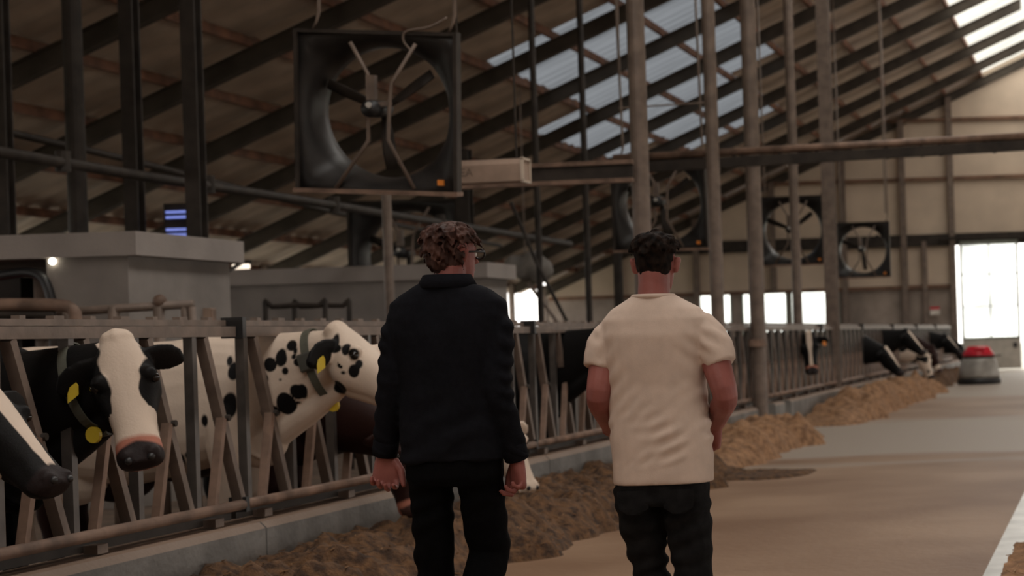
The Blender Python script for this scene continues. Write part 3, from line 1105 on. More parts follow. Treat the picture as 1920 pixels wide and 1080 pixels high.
# ------------------------------------------------------------------ cows
def cow_mat(name, dark, light, nose):
    m = bpy.data.materials.new(name)
    m.use_nodes = True
    nt = m.node_tree
    b = nt.nodes['Principled BSDF']
    b.inputs['Roughness'].default_value = 0.55
    b.inputs['Specular IOR Level'].default_value = 0.12

    def thr(attr, w):
        a = nt.nodes.new('ShaderNodeAttribute')
        a.attribute_name = attr
        r = nt.nodes.new('ShaderNodeMapRange')
        r.inputs['From Min'].default_value = -w
        r.inputs['From Max'].default_value = w
        nt.links.new(a.outputs['Fac'], r.inputs['Value'])
        return r.outputs['Result']

    def mix(fac, c1, c2):
        x = nt.nodes.new('ShaderNodeMix')
        x.data_type = 'RGBA'
        nt.links.new(fac, x.inputs['Factor'])
        for sock, c in ((x.inputs[6], c1), (x.inputs[7], c2)):
            if isinstance(c, tuple):
                sock.default_value = (*c, 1)
            else:
                nt.links.new(c, sock)
        return x.outputs[2]
    tc = nt.nodes.new('ShaderNodeTexCoord')
    n = nt.nodes.new('ShaderNodeTexNoise')
    n.inputs['Scale'].default_value = 5
    n.inputs['Detail'].default_value = 5
    nt.links.new(tc.outputs['Object'], n.inputs['Vector'])
    lt = mix(n.outputs['Fac'], tuple(x * 0.8 for x in light), tuple(min(1, x * 1.12) for x in light))
    c = mix(thr('white', 0.004), dark, lt)
    c = mix(thr('pink', 0.01), c, (0.42, 0.17, 0.12))
    c = mix(thr('nose', 0.008), c, nose)
    nt.links.new(c, b.inputs['Base Color'])
    n2 = nt.nodes.new('ShaderNodeTexNoise')
    n2.inputs['Scale'].default_value = 90
    n2.inputs['Detail'].default_value = 3
    nt.links.new(tc.outputs['Object'], n2.inputs['Vector'])
    bp = nt.nodes.new('ShaderNodeBump')
    bp.inputs['Strength'].default_value = 0.25
    bp.inputs['Distance'].default_value = 0.006
    nt.links.new(n2.outputs['Fac'], bp.inputs['Height'])
    nt.links.new(bp.outputs['Normal'], b.inputs['Normal'])
    return m


WHITE = (0.66, 0.54, 0.44)
M_cow = cow_mat('black_pied_hide', (0.0065, 0.006, 0.006), WHITE, (0.022, 0.016, 0.016))
M_cowb = cow_mat('red_pied_hide', (0.022, 0.008, 0.006), WHITE, (0.06, 0.03, 0.025))
M_eye = mat('cow_eye', (0.008, 0.006, 0.005), rough=0.12, var=0.1)
M_collar = mat('collar_strap', (0.085, 0.085, 0.065), rough=0.6, var=0.2)


def build_cow(name, label, loc, h0, d, n, coat, m=None, voxel=0.016, neck_mid=None, tags=(), collar=None, group=None,
              ear_drop=0.0, head_s=1.0, noses=True, up=0.0, neck_r=1.0, ears=None, dewlap=False):
    """loc: point on the ground under the breast; cow faces +x. h0, d, n: base of skull, muzzle and forehead directions (local)"""
    m = m or M_cow
    t = thing(name, label, 'cow', loc, group)
    b = MB()
    body = [(-1.80, 1.24, .05, .08), (-1.74, 1.20, .15, .2), (-1.6, 1.14, .235, .29), (-1.38, 1.08, .28, .36), (-1.1, 1.03, .325, .41), (-.8, 1.01, .345, .43),
            (-.52, 1.04, .32, .41), (-.3, 1.08, .275, .40), (-.12, 1.10, .22, .36), (.02, 1.08, .15, .28), (.10, 1.06, .07, .14)]
    b.loft([(V((x, 0, z + up)), V((0, hw, 0)), V((0, 0, hh))) for x, z, hw, hh in body], 24, p=2.25)
    # withers ridge, hips, brisket
    b.ball((-.2, 0, 1.40 + up), (.3, .09, .1), 14, 8)
    b.ball((-1.5, 0, 1.34 + up), (.2, .2, .1), 14, 8)
    b.ball((-.02, 0, .84 + up), (.17, .12, .18), 14, 8)
    h0, d, n = V(h0), V(d).normalized(), V(n)
    n = (n - d * n.dot(d)).normalized()
    lat = n.cross(d).normalized()
    # neck
    na = V((-.16, 0, 1.13 + up))
    nm = V(neck_mid) if neck_mid else (na + h0) * 0.5 + V((0, 0, -0.02))
    hb = h0 + d * 0.03 - n * 0.03
    path = [na, na.lerp(nm, 0.5), nm, nm.lerp(hb, 0.6), hb]
    pts = []
    for i in range(11):
        s = i / 10
        a_ = na.lerp(nm * 2 - (na + hb) * 0.5, s)
        b_ = (nm * 2 - (na + hb) * 0.5).lerp(hb, s)
        pts.append(a_.lerp(b_, s))
    secs = []
    for i, q in enumerate(pts):
        s = i / 10
        tg = (pts[min(10, i + 1)] - pts[max(0, i - 1)]).normalized()
        la = V((0, 1, 0)).lerp(lat if lat.y > 0 else -lat, s ** 2)
        la = (la - tg * la.dot(tg)).normalized()
        vv = tg.cross(la).normalized()
        hh = (.31 * (1 - s) + .135 * s) * neck_r
        hw = (.17 * (1 - s) ** 1.2 + .085 * (1 - (1 - s) ** 1.2)) * neck_r
        secs.append((q, la * hw, vv * hh))
    b.loft(secs, 20, p=2.1)
    # head
    S = head_s
    if dewlap:
        th_ = hb + d * .12 - n * .12
        b.tube([th_, th_.lerp(V((.03, 0, .80 + up)), .45), V((.06, 0, .86 + up)), V((-.04, 0, .74 + up))], [.05, .075, .10, .12], 12, smooth=2)
    hs = [(-.06, .06, .06), (-.02, .082, .1), (.04, .108, .122), (.11, .127, .13), (.17, .125, .13), (.23, .105, .118), (.30, .088, .102),
          (.38, .08, .09), (.45, .086, .082), (.505, .09, .075), (.54, .08, .06), (.56, .05, .035)]
    secs = []
    for s, hw, hd in hs:
        top = .115 - .10 * max(0, s) / .56 - (0.03 if s < -0.04 else 0)
        secs.append((h0 + (d * s + n * (top - hd)) * S, lat * hw * S * 1.08, n * hd * S))
    b.loft(secs, 22, p=2.3)
    # jaw, poll, brow
    b.tube([h0 + (d * .06 - n * .10) * S, h0 + (d * .19 - n * .135) * S, h0 + (d * .34 - n * .11) * S, h0 + (d * .50 - n * .08) * S], [.07 * S, .07 * S, .052 * S, .042 * S], 12)
    b.loft([(h0 + (-d * .05 + n * .06 + lat * q_) * S, -d * r_ * S, n * r_ * 1.1 * S) for q_, r_ in ((-.07, .02), (-.05, .045), (0, .062), (.05, .045), (.07, .02))], 12)
    for sd in (-1, 1):
        b.ball(h0 + (d * .15 + n * .06 + lat * sd * .10) * S, .036 * S, 8, 6)
        b.ball(h0 + (d * .515 + n * .0 + lat * sd * .05) * S, .036 * S, 8, 6)
    # ears
    ear_c = {}
    for sd in (-1, 1):
        e0 = h0 + (d * .02 + n * .03 + lat * sd * .09) * S
        ed = (lat * sd * 1.0 - d * 0.05 + V((0, 0, -0.12 - ear_drop)) - n * 0.25).normalized()
        if ears and sd in ears:
            ed = V(ears[sd]).normalized()
        en = (n * 0.55 + d * 0.85)
        en = (en - ed * en.dot(ed)).normalized()
        ew = ed.cross(en).normalized()
        b.loft([(e0 + ed * s * S, ew * w * S, en * .02 * S) for s, w in ((0, .035), (.05, .062), (.11, .075), (.17, .06), (.215, .022))], 12)
        ear_c[sd] = (e0 + ed * .14 * S, ed, en, ew)
    # legs
    for sd in (-1, 1):
        b.tube([(-.2, sd * .11, 1.18 + up), (-.18, sd * .14, 1.02 + up), (-.15, sd * .16, .8 + up), (-.15, sd * .16, .62 + up), (-.14, sd * .155, .44), (-.15, sd * .155, .24), (-.15, sd * .155, .12), (-.12, sd * .155, .04), (-.11, sd * .155, 0.02)],
               [.05, .11, .115, .085, .062, .046, .05, .062, .066], 12, smooth=1)
        b.tube([(-1.42, sd * .1, 1.15 + up), (-1.42, sd * .16, 1.0 + up), (-1.36, sd * .21, .8 + up), (-1.42, sd * .21, .66 + up), (-1.58, sd * .19, .5), (-1.56, sd * .19, .3), (-1.53, sd * .19, .13), (-1.49, sd * .19, .045), (-1.48, sd * .19, .02)],
               [.06, .16, .16, .12, .07, .05, .052, .064, .066], 12, smooth=1)
    b.ball((-1.2, 0, .63 + up), (.24, .19, .17), 14, 8)                     # udder
    b.tube([(-1.74, 0, 1.34 + up), (-1.86, 0, 1.2), (-1.88, 0, .9), (-1.86, 0, .6), (-1.86, 0, .4)], [.05, .035, .025, .035, .015], 8, smooth=1)
    me, co = fuse(b, voxel, 3)
    # coat fields: head frame coordinates
    rel = co - np.array(h0)
    hc = np.stack([rel @ np.array(d), rel @ np.array(lat), rel @ np.array(n)], 1) / S
    nz = noise_at(co, 7, 1.7) * 0.6 + noise_at(co, 17, 3.1) * 0.4
    wt = coat(co, hc, nz)
    near_head = (np.abs(hc[:, 1]) < .2) & (np.abs(hc[:, 2]) < .3)
    ns = np.where(near_head, np.minimum(hc[:, 0] - .462, .03) - 0.02 * np.abs(hc[:, 1]) / .09 + 0.008 * nz, -1.0)
    ns = np.where(hc[:, 2] < -.075, -0.05, ns)
    pk = np.where(near_head, np.minimum(hc[:, 0] - .44, .05) + 0.015 * nz, -1.0)
    if not noses:
        pk = pk * 0 - 1
    if noses is None:
        ns = ns * 0 - 1
    for nm, arr in (('white', wt), ('nose', ns), ('pink', pk)):
        at = me.attributes.new(nm, 'FLOAT', 'POINT')
        at.data.foreach_set('value', arr.astype(np.float32))
    me.materials.append(m)
    body_o = link('hide', me, t)
    for sd in (-1, 1):
        e = h0 + (d * .165 + n * .045 + lat * sd * .118) * S
        MB().ball(e, .024 * S, 10, 8).build('eye', M_eye, t, smooth=True)
        MB().ball(h0 + (d * .545 + n * .012 + lat * sd * .045) * S, .017 * S, 8, 6).build('nostril', M_black, t, smooth=True)
    for sd, m_, sz in tags:
        c_, ed, en, ew = ear_c[sd]
        q = MB()
        a_ = ed * (sz * 0.55)
        w_ = ew * sz * 0.5
        p_ = c_ + en * 0.025
        dn = V((0, 0, -1))
        q.loft([(p_ + dn * .0, ed * sz * .3, en * .004), (p_ + dn * sz * .35, ed * sz * .5, en * .004), (p_ + dn * sz, ed * sz * .5, en * .004)], 8, p=6)
        q.build('ear_tag', m_, t)
    if collar is not None:
        f, strap_w, dm = collar
        i = int(f * 10)
        q = pts[i]
        s = f
        tg = (pts[min(10, i + 1)] - pts[max(0, i - 1)]).normalized()
        la = secs_neck(la_s=s, lat=lat, tg=tg)
        vv = tg.cross(la).normalized()
        hh = (.31 * (1 - s) + .135 * s) * neck_r + .02
        hw = (.17 * (1 - s) ** 1.2 + .085 * (1 - (1 - s) ** 1.2)) * neck_r + .018
        # the strap hangs a little below the throat
        down = vv if vv.z < 0 else -vv
        ring = []
        for k in range(32):
            a_ = 2 * math.pi * k / 32
            ring.append(q + la * hw * math.cos(a_) + down * (hh * math.sin(a_) * (1.18 if math.sin(a_) > 0 else 1.0)))
        r_in = MB()
        vs = []
        for p_ in ring:
            o_ = (p_ - q).normalized() * .004
            for sgn, oo in ((-1, -1), (1, -1), (1, 1), (-1, 1)):
                vs.append(p_ + tg * sgn * strap_w / 2 + o_ * oo)
        fs = []
        for k in range(32):
            k2 = (k + 1) % 32
            for j in range(4):
                j2 = (j + 1) % 4
                fs.append((k * 4 + j, k * 4 + j2, k2 * 4 + j2, k2 * 4 + j))
        co_ = r_in.add(vs, fs).build('collar', M_collar, t)
        for (fa, kind) in dm:
            a_ = fa
            p_ = q + la * (hw + .012) * math.cos(a_) + down * ((hh + .012) * math.sin(a_) * 1.15)
            if kind == 'box':
                MB().loft([(p_ - tg * .04, la * .02, down * .055), (p_ + tg * .04, la * .02, down * .055)], 10, p=5).build('transponder', mat('transponder_grey', (0.06, 0.06, 0.05), rough=0.5), co_)
            else:
                p_ = p_ + down * .035
                MB().loft([(p_ - la * .01, tg * .037, down * .04), (p_ + la * .01, tg * .037, down * .04)], 14).build('number_disc', M_yellow, co_)
    return t


def secs_neck(la_s, lat, tg):
    la = V((0, 1, 0)).lerp(lat if lat.y > 0 else -lat, la_s ** 2)
    return (la - tg * la.dot(tg)).normalized()


def blaze(prof, edge=0.03, extra=None, body=-1.0):
    """white blaze down the face; prof: (s, half width)"""
    ss = [p[0] for p in prof]
    ww = [p[1] for p in prof]

    def f(co, hc, nz):
        w = np.interp(hc[:, 0], ss, ww)
        on = (hc[:, 0] > ss[0]) & (hc[:, 0] < ss[-1] + .02)
        r = np.where(on & (np.abs(hc[:, 1]) < .2) & (hc[:, 2] > -.2) & (hc[:, 2] < .25), w - np.abs(hc[:, 1]) + edge * nz, -1.0)
        # the blaze stays on the upper face unless it is wider than the head
        r = np.where((hc[:, 2] < -0.02 * 1) & (w < .1), -0.2, r)
        if extra is not None:
            r = np.maximum(r, extra(co, hc, nz))
        return r
    return f


BX = -5.28   # breast of a cow standing at the fence


def rel_cow(p, cy_):
    return (p[0] - BX, p[1] - cy_, p[2])


# 1: nearest, half out of the picture
cyy = 8.35
build_cow('cow', 'black cow with narrow white blaze, half cut by the left edge', (BX, cyy, 0),
          rel_cow((-4.86, 8.22, 1.235), cyy), (.44, -.10, -.37), (.62, -.12, .7),
          blaze([(-.06, .05), (.1, .05), (.3, .034), (.47, .02)], 0.012,
                extra=lambda co, hc, nz: np.where(hc[:, 0] < .34, -.10 - hc[:, 2] - .02 + .02 * nz, -1) * np.where((hc[:, 0] > .12) & (hc[:, 0] < .34) & (np.abs(hc[:, 1]) < .14), 1, 0) - np.where((hc[:, 0] > .12) & (hc[:, 0] < .34) & (np.abs(hc[:, 1]) < .14), 0, 1)),
          voxel=0.013, noses=False)

# 2: white face looking at the viewer
cyy = 9.32


def coat2(co, hc, nz):
    f = blaze([(-.1, .09), (0, .085), (.06, .098), (.14, .074), (.22, .058), (.3, .068), (.38, .11), (.45, .2), (.56, .2)], 0.03)(co, hc, nz)
    f = np.maximum(f, np.where((hc[:, 0] > .3) & (hc[:, 0] < .6) & (np.abs(hc[:, 1]) < .2) & (hc[:, 2] > -.25), .05, -1))
    f = np.maximum(f, np.where(hc[:, 0] < 0.02, .62 - co[:, 2] + .1 * nz, -1))
    return f


build_cow('cow', 'black cow with broad white face turned to the viewer', (BX, cyy, 0),
          rel_cow((-4.725, 9.2, 1.405), cyy), (.20, -.25, -.46), (.24, -.78, .53), coat2, voxel=0.0115, head_s=1.07,
          tags=((-1, M_yellow, .065),), ear_drop=0.42, ears={1: (.35, .85, -.15)}, dewlap=True, collar=(.78, .045, ((1.3, 'box'), (1.75, 'disc'), (0.6, 'disc'))))

# 3: spotted cow, spots given on its right flank as seen from the alley
cyy = 11.62
SP = [(770, 170, 25, 28), (825, 200, 12, 22), (788, 230, 14, 14), (815, 258, 24, 22), (718, 235, 28, 42), (655, 275, 30, 35), (742, 308, 14, 18), (715, 356, 7, 7),
      (625, 350, 18, 26), (588, 300, 20, 24), (610, 425, 24, 40), (640, 530, 40, 30), (730, 485, 42, 55), (795, 420, 32, 38), (855, 415, 22, 35), (820, 480, 10, 6),
      (565, 210, 12, 15), (565, 255, 10, 12), (455, 310, 22, 45), (445, 500, 26, 65), (430, 255, 12, 30), (325, 575, 14, 28), (1065, 150, 16, 40), (1075, 185, 24, 18),
      (1132, 188, 20, 26), (1180, 208, 25, 22), (1180, 305, 22, 30), (1205, 265, 15, 20), (1123, 314, 9, 6), (1075, 395, 38, 33), (35, 430, 14, 22), (178, 785, 12, 30), (215, 780, 12, 28)]
SPW = []
for zx, zy, ru, rv in SP:
    uu, vv_ = 280 + zx / 2.918, 590 + zy / 2.918
    yy = 11.42 if uu < 560 else 11.5
    q = px2w(uu, vv_, yy)
    k = yy / FPX / 2.918
    SPW.append((q.x - BX - .16, q.z, ru * k * 1.2, rv * k * 1.15))


def coat3(co, hc, nz):
    w = np.full(len(co), 1.0)
    for sx, sz, rx, rz in SPW:
        dd = np.sqrt(((co[:, 0] - sx) / rx) ** 2 + ((co[:, 2] - sz) / rz) ** 2)
        w = np.minimum(w, (dd - 1) * min(rx, rz) + 0.012 * nz)
    # black ears
    ear = (np.abs(hc[:, 1]) > .135) & (hc[:, 0] < .2) & (hc[:, 0] > -.2) & (hc[:, 2] > -.25)
    w = np.where(ear, np.minimum(w, -.02 + .03 * nz + np.maximum(0, .17 - np.abs(hc[:, 1])) * .8), w)
    return w


build_cow('cow', 'white cow with many small black spots reaching through the fence', (BX + .16, cyy, 0),
          tuple(V(rel_cow((-4.60, 11.5, 1.43), cyy)) - V((.16, 0, 0))), (.80, -.16, -.50), (.5, -.1, .85), coat3, voxel=0.0115, head_s=1.13, dewlap=True, tags=((-1, M_yellow, .075), (1, M_yellow, .07)),
          ear_drop=0.25, collar=(.86, .05, ((.0, 'box'), (3.14, 'box'), (1.5, 'disc'))), up=0.05, neck_r=1.12)


def patchy(seed, bias=0.0, sc=2.2):
    def f(co, hc, nz):
        return noise_at(co, sc, seed) * 0.3 - bias + 0.02 * nz
    return f


# 4: brown cow feeding behind the man in black
cyy = 12.55
build_cow('cow', 'brown cow with lowered head beside the left leg of the man in black', (BX, cyy, 0),
          rel_cow((-4.62, 12.45, .86), cyy), (.28, -.1, -.95), (.9, -.3, .3), lambda co, hc, nz: np.full(len(co), -1.0) + 0 * nz, m=M_cowb, voxel=0.018)
# 5: white-faced cow feeding
cyy = 14.45
build_cow('cow', 'white-faced cow feeding, head down right of the man in black', (BX, cyy, 0),
          rel_cow((-4.55, 14.35, .80), cyy), (.28, -.15, -.5), (.9, -.4, .3), lambda co, hc, nz: np.where(hc[:, 0] > -.2, 1.0, -1.0) + 0 * nz, voxel=0.018, noses=None)
# 6: black cow left of the man in white
cyy = 17.75
build_cow('cow', 'black cow with orange ear tag left of the white-shirted man', (BX + .16, cyy, 0),
          tuple(V(rel_cow((-4.62, 17.6, 1.44), cyy)) - V((.16, 0, 0))), (.80, -.16, -.50), (.5, -.1, .85), lambda co, hc, nz: np.full(len(co), -1.0) + 0 * nz, voxel=0.018,
          tags=((-1, M_orange, .08), (1, M_yellow, .07)), ear_drop=0.2, neck_r=1.12, dewlap=True, up=.05)
# 7: small far face at the fence
cyy = 31.5
build_cow('cow', 'black cow with white blaze facing out of the far fence', (BX, cyy, 0),
          rel_cow((-4.86, 31.3, 1.36), cyy), (.1, -.3, -.75), (.16, -.95, .3), blaze([(-.1, .045), (.1, .042), (.25, .024), (.5, .03)], 0.01), voxel=0.02, head_s=1.1, ear_drop=.1,
          tags=((1, M_orange, .07), (-1, M_orange, .07)))
# far feeding group
FAR = [(39.4, (.62, -.1, 1.02), (.62, -.2, -.7), (.8, -.3, .6), 0, 'black cow with white blaze feeding, nearest of the far group', blaze([(-.05, .06), (.2, .05), (.4, .02)], .01)),
       (42.8, (.72, -.1, 1.36), (.66, -.15, -.62), (.7, -.3, .65), 0, 'black cow holding its head higher in the far group', blaze([(0, .05), (.3, .04), (.46, .03)], .01)),
       (46.2, (.78, -.1, .85), (.35, -.2, -.9), (.85, -.4, .3), 0, 'black and white patched cow nosing the tan heap', patchy(4.2, -.06, 5)),
       (49.0, (.7, -.1, .95), (.4, -.1, -.9), (.9, -.3, .3), 1, 'brown cow feeding between the patched cow and the robot', blaze([(.38, .2), (.56, .2)], .01)),
       (54.0, (.66, -.1, 1.18), (.7, -.1, -.62), (.7, -.2, .6), 0, 'black cow feeding just left of the red-topped robot', blaze([(.0, .05), (.3, .03), (.4, .01)], .01)),
       (58.5, (.7, -.1, .9), (.45, -.1, -.85), (.9, -.3, .3), 0, 'farthest black cow with white muzzle beside the robot', blaze([(.4, .2), (.56, .2)], .01))]
for cyy, h0, d, n, br, lab, ct in FAR:
    build_cow('cow', lab, (BX + 0.2, cyy, 0), tuple(V(h0) - V((.12, 0, 0))), d, n, ct, m=M_cowb if br else M_cow, voxel=0.024, noses=False, head_s=1.12, neck_r=1.25)

# ------------------------------------------------------------------ people
M_skin = mat('skin', (0.25, 0.08, 0.066), rough=0.5, var=0.12, scale=9, col2=(0.30, 0.105, 0.088), spec=0.3, bump=0.05, bscale=120)
M_hairA = mat('brown_wavy_hair', (0.05, 0.024, 0.018), rough=0.6, spec=0.15, var=0.5, scale=30, col2=(0.085, 0.04, 0.03), stretch=(1, 1, 0.3))
M_hairB = mat('dark_short_hair', (0.006, 0.0045, 0.0038), rough=0.7, spec=0.06, var=0.5, scale=40, col2=(0.018, 0.011, 0.008))
M_jacket = mat('navy_overshirt', (0.0075, 0.0079, 0.0105), rough=0.9, spec=0.08, var=0.15, scale=60, bump=0.15, bscale=300)
M_trous = mat('black_trousers', (0.0035, 0.0035, 0.004), rough=0.9, spec=0.06, var=0.2, scale=50, bump=0.15, bscale=250)
M_tee = mat('white_cotton', (0.58, 0.455, 0.375), rough=0.85, var=0.05, scale=20, bump=0.12, bscale=400)
M_jeans = mat('dark_jeans', (0.0105, 0.0102, 0.0105), rough=0.9, spec=0.1, var=0.3, scale=30, bump=0.2, bscale=250)
M_shoe = mat('dark_shoe', (0.02, 0.018, 0.017), rough=0.6)


def hand(mb, wrist, d, pn, side, curl=(0.5, 0.7, 0.5), thumb=0.35, s=1.0):
    w, d = V(wrist), V(d).normalized()
    pn = V(pn)
    pn = (pn - d * pn.dot(d)).normalized()
    side = V(side)
    side = (side - d * side.dot(d) - pn * side.dot(pn)).normalized()
    mb.loft([(w + d * a * s, side * hw * s, pn * ht * s) for a, hw, ht in ((-.03, .027, .022), (0, .028, .021), (.03, .036, .02), (.06, .043, .018), (.09, .043, .016), (.1, .036, .01))], 14, p=2.6)
    for i in range(4):
        root = w + (d * (.088 - .006 * abs(i - 1)) + side * (.034 - .0235 * i)) * s
        L = (.072, .080, .074, .058)[i] * s
        dirv = (d + side * (.045 - .03 * i)).normalized()
        pts = [root - dirv * .01, root]
        ang = 0
        for k, f in enumerate((.45, .32, .23)):
            ang += curl[k] * (1 + .12 * i)
            dd = dirv * math.cos(ang) + pn * math.sin(ang)
            pts.append(pts[-1] + dd * L * f)
        mb.tube(pts, [.0095 * s, .0095 * s, .0088 * s, .008 * s, .006 * s], 8)
    r = w + (d * .02 + side * .028) * s
    t1 = (side * .55 + d * .8 + pn * thumb).normalized()
    t2 = (side * .2 + d * 1.0 + pn * thumb * 1.2).normalized()
    mb.tube([r, r + t1 * .045 * s, r + t1 * .045 * s + t2 * .032 * s, r + t1 * .045 * s + t2 * .055 * s], [.015 * s, .0125 * s, .011 * s, .007 * s], 8)


def head(mb, base, yaw, s=1.0):
    """base: point under the chin on the neck axis"""
    c = V(base)
    R = Matrix.Rotation(yaw, 3, 'Z')

    def P(x, y, z):
        return c + (R @ V((x, y, z))) * s
    X, Yv = R @ V((1, 0, 0)) * s, R @ V((0, 1, 0)) * s
    secs = [(P(0, cy_, z), X * hw, Yv * hd) for z, cy_, hw, hd in ((-.012, .062, .018, .018), (0, .055, .036, .038), (.03, .03, .056, .066), (.07, .013, .066, .087), (.11, .003, .073, .097), (.15, -.002, .0765, .101),
                                                                  (.185, -.006, .073, .095), (.212, -.008, .058, .077), (.23, -.008, .036, .047), (.236, -.008, .012, .016))]
    mb.loft(secs, 22, p=2.15)
    # nose, brow, lips, ears
    mb.tube([P(0, .095, .135), P(0, .115, .105), P(0, .122, .088), P(0, .1, .08)], [.009 * s, .013 * s, .017 * s, .012 * s], 8)
    mb.tube([P(-.045, .082, .142), P(0, .1, .146), P(.045, .082, .142)], .010 * s, 8)
    mb.tube([P(-.022, .092, .052), P(0, .103, .053), P(.022, .092, .052)], .009 * s, 8)
    mb.tube([P(-.02, .088, .04), P(0, .097, .04), P(.02, .088, .04)], .009 * s, 8)
    for sd in (-1, 1):
        e = P(sd * .079, -.005, .115)
        out = R @ V((sd * 1.0, -.45, 0)).normalized()
        fw = R @ V((sd * .45, 1, 0)).normalized()
        mb.loft([(e + V((0, 0, z)) * s + out * o_ * s, fw * w * s, out * .008 * s) for z, w, o_ in ((-.033, .008, .0), (-.02, .013, .006), (.0, .017, .010), (.018, .02, .014), (.03, .012, .012))], 10)
    return P


def limb(mb, pts, rs, n=14):
    mb.tube(pts, rs, n, smooth=2)


def ring_secs(spec):
    return [(V((cx, cy_, z)), V((hw, 0, 0)), V((0, hd, 0))) for z, cx, cy_, hw, hd in spec]


def dress(name, mb, voxel, m, parent, smooth=3, disp=None):
    me, co = fuse(mb, voxel, smooth, disp)
    me.materials.append(m)
    return link(name, me, parent)


def wrinkles(list_, fine=0.0, seed=0.0, nf=4.5, ns=4.0):
    """list_: (fold direction (x, z), wavelength, amplitude, mask(co))"""
    def f(co, nr):
        out = np.zeros(len(co))
        nz = noise_at(co, nf, seed)
        mo = noise_at(co, 7.5, seed + 9)
        for (dx, dz), wl, amp, mask in list_:
            l_ = math.hypot(dx, dz)
            px_, pz_ = -dz / l_, dx / l_
            ph = (co[:, 0] * px_ + co[:, 2] * pz_) / wl * 2 * math.pi + nz * ns
            rid = np.sin(ph)
            rid = np.sign(rid) * np.abs(rid) ** 0.8
            out += amp * rid * mask(co) * np.clip(0.55 + 1.3 * mo, 0, 1.3)
        if fine:
            out += fine * noise_at(co, 22, seed + 1)
        return out
    return f


# ---- the man in black ----
YA = 7.0
pa = px2w(845, 652.6, YA)
A = thing('person', 'man in black overshirt and black trousers with brown wavy hair, walking away', 'person', (pa.x, YA, 0))
kA = YA / FPX


def LA(u, v, y=0.0):
    p = px2w(u, v, YA + y)
    return V((p.x - pa.x, y, p.z))


bd = MB()
torso = [(.97, 0, 0, .11, .07), (1.02, 0, 0, .135, .09), (1.12, 0, 0, .135, .09), (1.25, 0, .0, .145, .095), (1.38, 0, -.005, .155, .1), (1.48, 0, -.01, .15, .095), (1.55, 0, -.012, .11, .075), (1.6, 0, -.01, .07, .065)]
bd.loft(ring_secs(torso), 22, p=2.4)
headA = V((.005, .035, 1.642))
bd.loft([(V((0, -.015, 1.54)), V((.062, 0, 0)), V((0, .062, 0))), (V((0, 0, 1.62)), V((.054, 0, 0)), V((0, .058, 0))), (V((.005, .02, 1.70)), V((.054, 0, 0)), V((0, .06, 0)))], 18)
PA = head(bd, headA, -0.55, 0.86)
shL, elL, wrL = V((-.174, -.01, 1.488)), LA(737, 715, -.03), LA(722, 850, .03)
shR, elR, wrR = V((.168, -.01, 1.488)), LA(930, 730, -.05), LA(969, 858, .02)
for sh_, el_, wr_ in ((shL, elL, wrL), (shR, elR, wrR)):
    limb(bd, [sh_, sh_.lerp(el_, .5), el_, el_.lerp(wr_, .4), wr_], [.05, .045, .038, .036, .026])
hand(bd, wrL + V((0, 0, -.005)), (0.02, 0, -1), (.1, -1, 0), (1, .1, 0), curl=(.7, .95, .6), thumb=.3, s=1.12)
hand(bd, wrR + V((0, 0, -.005)), (0.05, 0, -1), (-.75, -.65, 0), (-.65, .75, 0), curl=(.65, .95, .6), thumb=.15, s=1.12)
# legs: left planted, right bent with the foot leaving the ground
hipL, hipR = V((-.088, 0, .92)), V((.092, 0, .92))
knL, anL = LA(817, 1085, .08), V((-.085, .05, .1))
knR, anR = LA(917, 1040, .10), V((.03, -.22, .20))
limb(bd, [hipL, hipL.lerp(knL, .5), knL, knL.lerp(anL, .4), anL], [.045, .052, .045, .044, .034])
limb(bd, [hipR, hipR.lerp(knR, .5), knR, knR.lerp(anR, .4), anR], [.045, .052, .045, .044, .034])
bd.tube([anL, anL + V((0, .02, -.05)), anL + V((0, .12, -.07)), anL + V((0, .17, -.075))], [.035, .035, .03, .02], 10)
bd.tube([anR, anR + V((0, .01, -.06)), anR + V((.02, .09, -.14)), anR + V((.02, .12, -.18))], [.035, .035, .03, .02], 10)
me, co = fuse(bd, 0.0042, 3)
me.materials.append(M_skin)
link('body', me, A)
for sd in (-1, 1):
    MB().ball(PA(sd * .031, .088, .118), .0125, 10, 8).build('eye', mat('eye_white', (.6, .57, .55), rough=.2), A, smooth=True)

# jacket
jk = MB()
jt = [(.99, .0, 0, .186, .128), (1.03, 0, 0, .187, .13), (1.12, -.002, 0, .184, .126), (1.25, 0, 0, .184, .124), (1.36, 0, -.005, .194, .126), (1.45, 0, -.01, .206, .122),
      (1.515, 0, -.012, .216, .112), (1.568, 0, -.012, .206, .1), (1.603, 0, -.012, .160, .09), (1.63, 0, -.01, .105, .08), (1.648, 0, -.008, .078, .072)]
jk.loft(ring_secs(jt), 28, p=2.5)
for sh_, el_, wr_, k in ((shL, elL, wrL, -1), (shR, elR, wrR, 1)):
    s0 = sh_ + V((-k * .07, 0, -.01))
    cuff = wr_ + (wr_ - el_).normalized() * -.0
    jk.tube([s0, sh_ + V((-k * .01, 0, .0)), sh_.lerp(el_, .3), sh_.lerp(el_, .6), el_, el_.lerp(cuff, .5), cuff], [.05, .07, .066, .06, .056, .05, .042], 16, smooth=1)


def jdisp(co, nr):
    low = np.clip((1.38 - co[:, 2]) / .3, 0, 1)
    arm = np.clip((np.abs(co[:, 0]) - .19) / .03, 0, 1)
    f = wrinkles([((1, .15), .11, .004, lambda c: low * (1 - arm)), ((1, -.4), .06, .005, lambda c: arm), ((.25, 1), .16, .004, lambda c: (1 - arm))], fine=.002, seed=2.0)
    return f(co, nr)


dress('overshirt', jk, 0.0065, M_jacket, A, 12, jdisp)
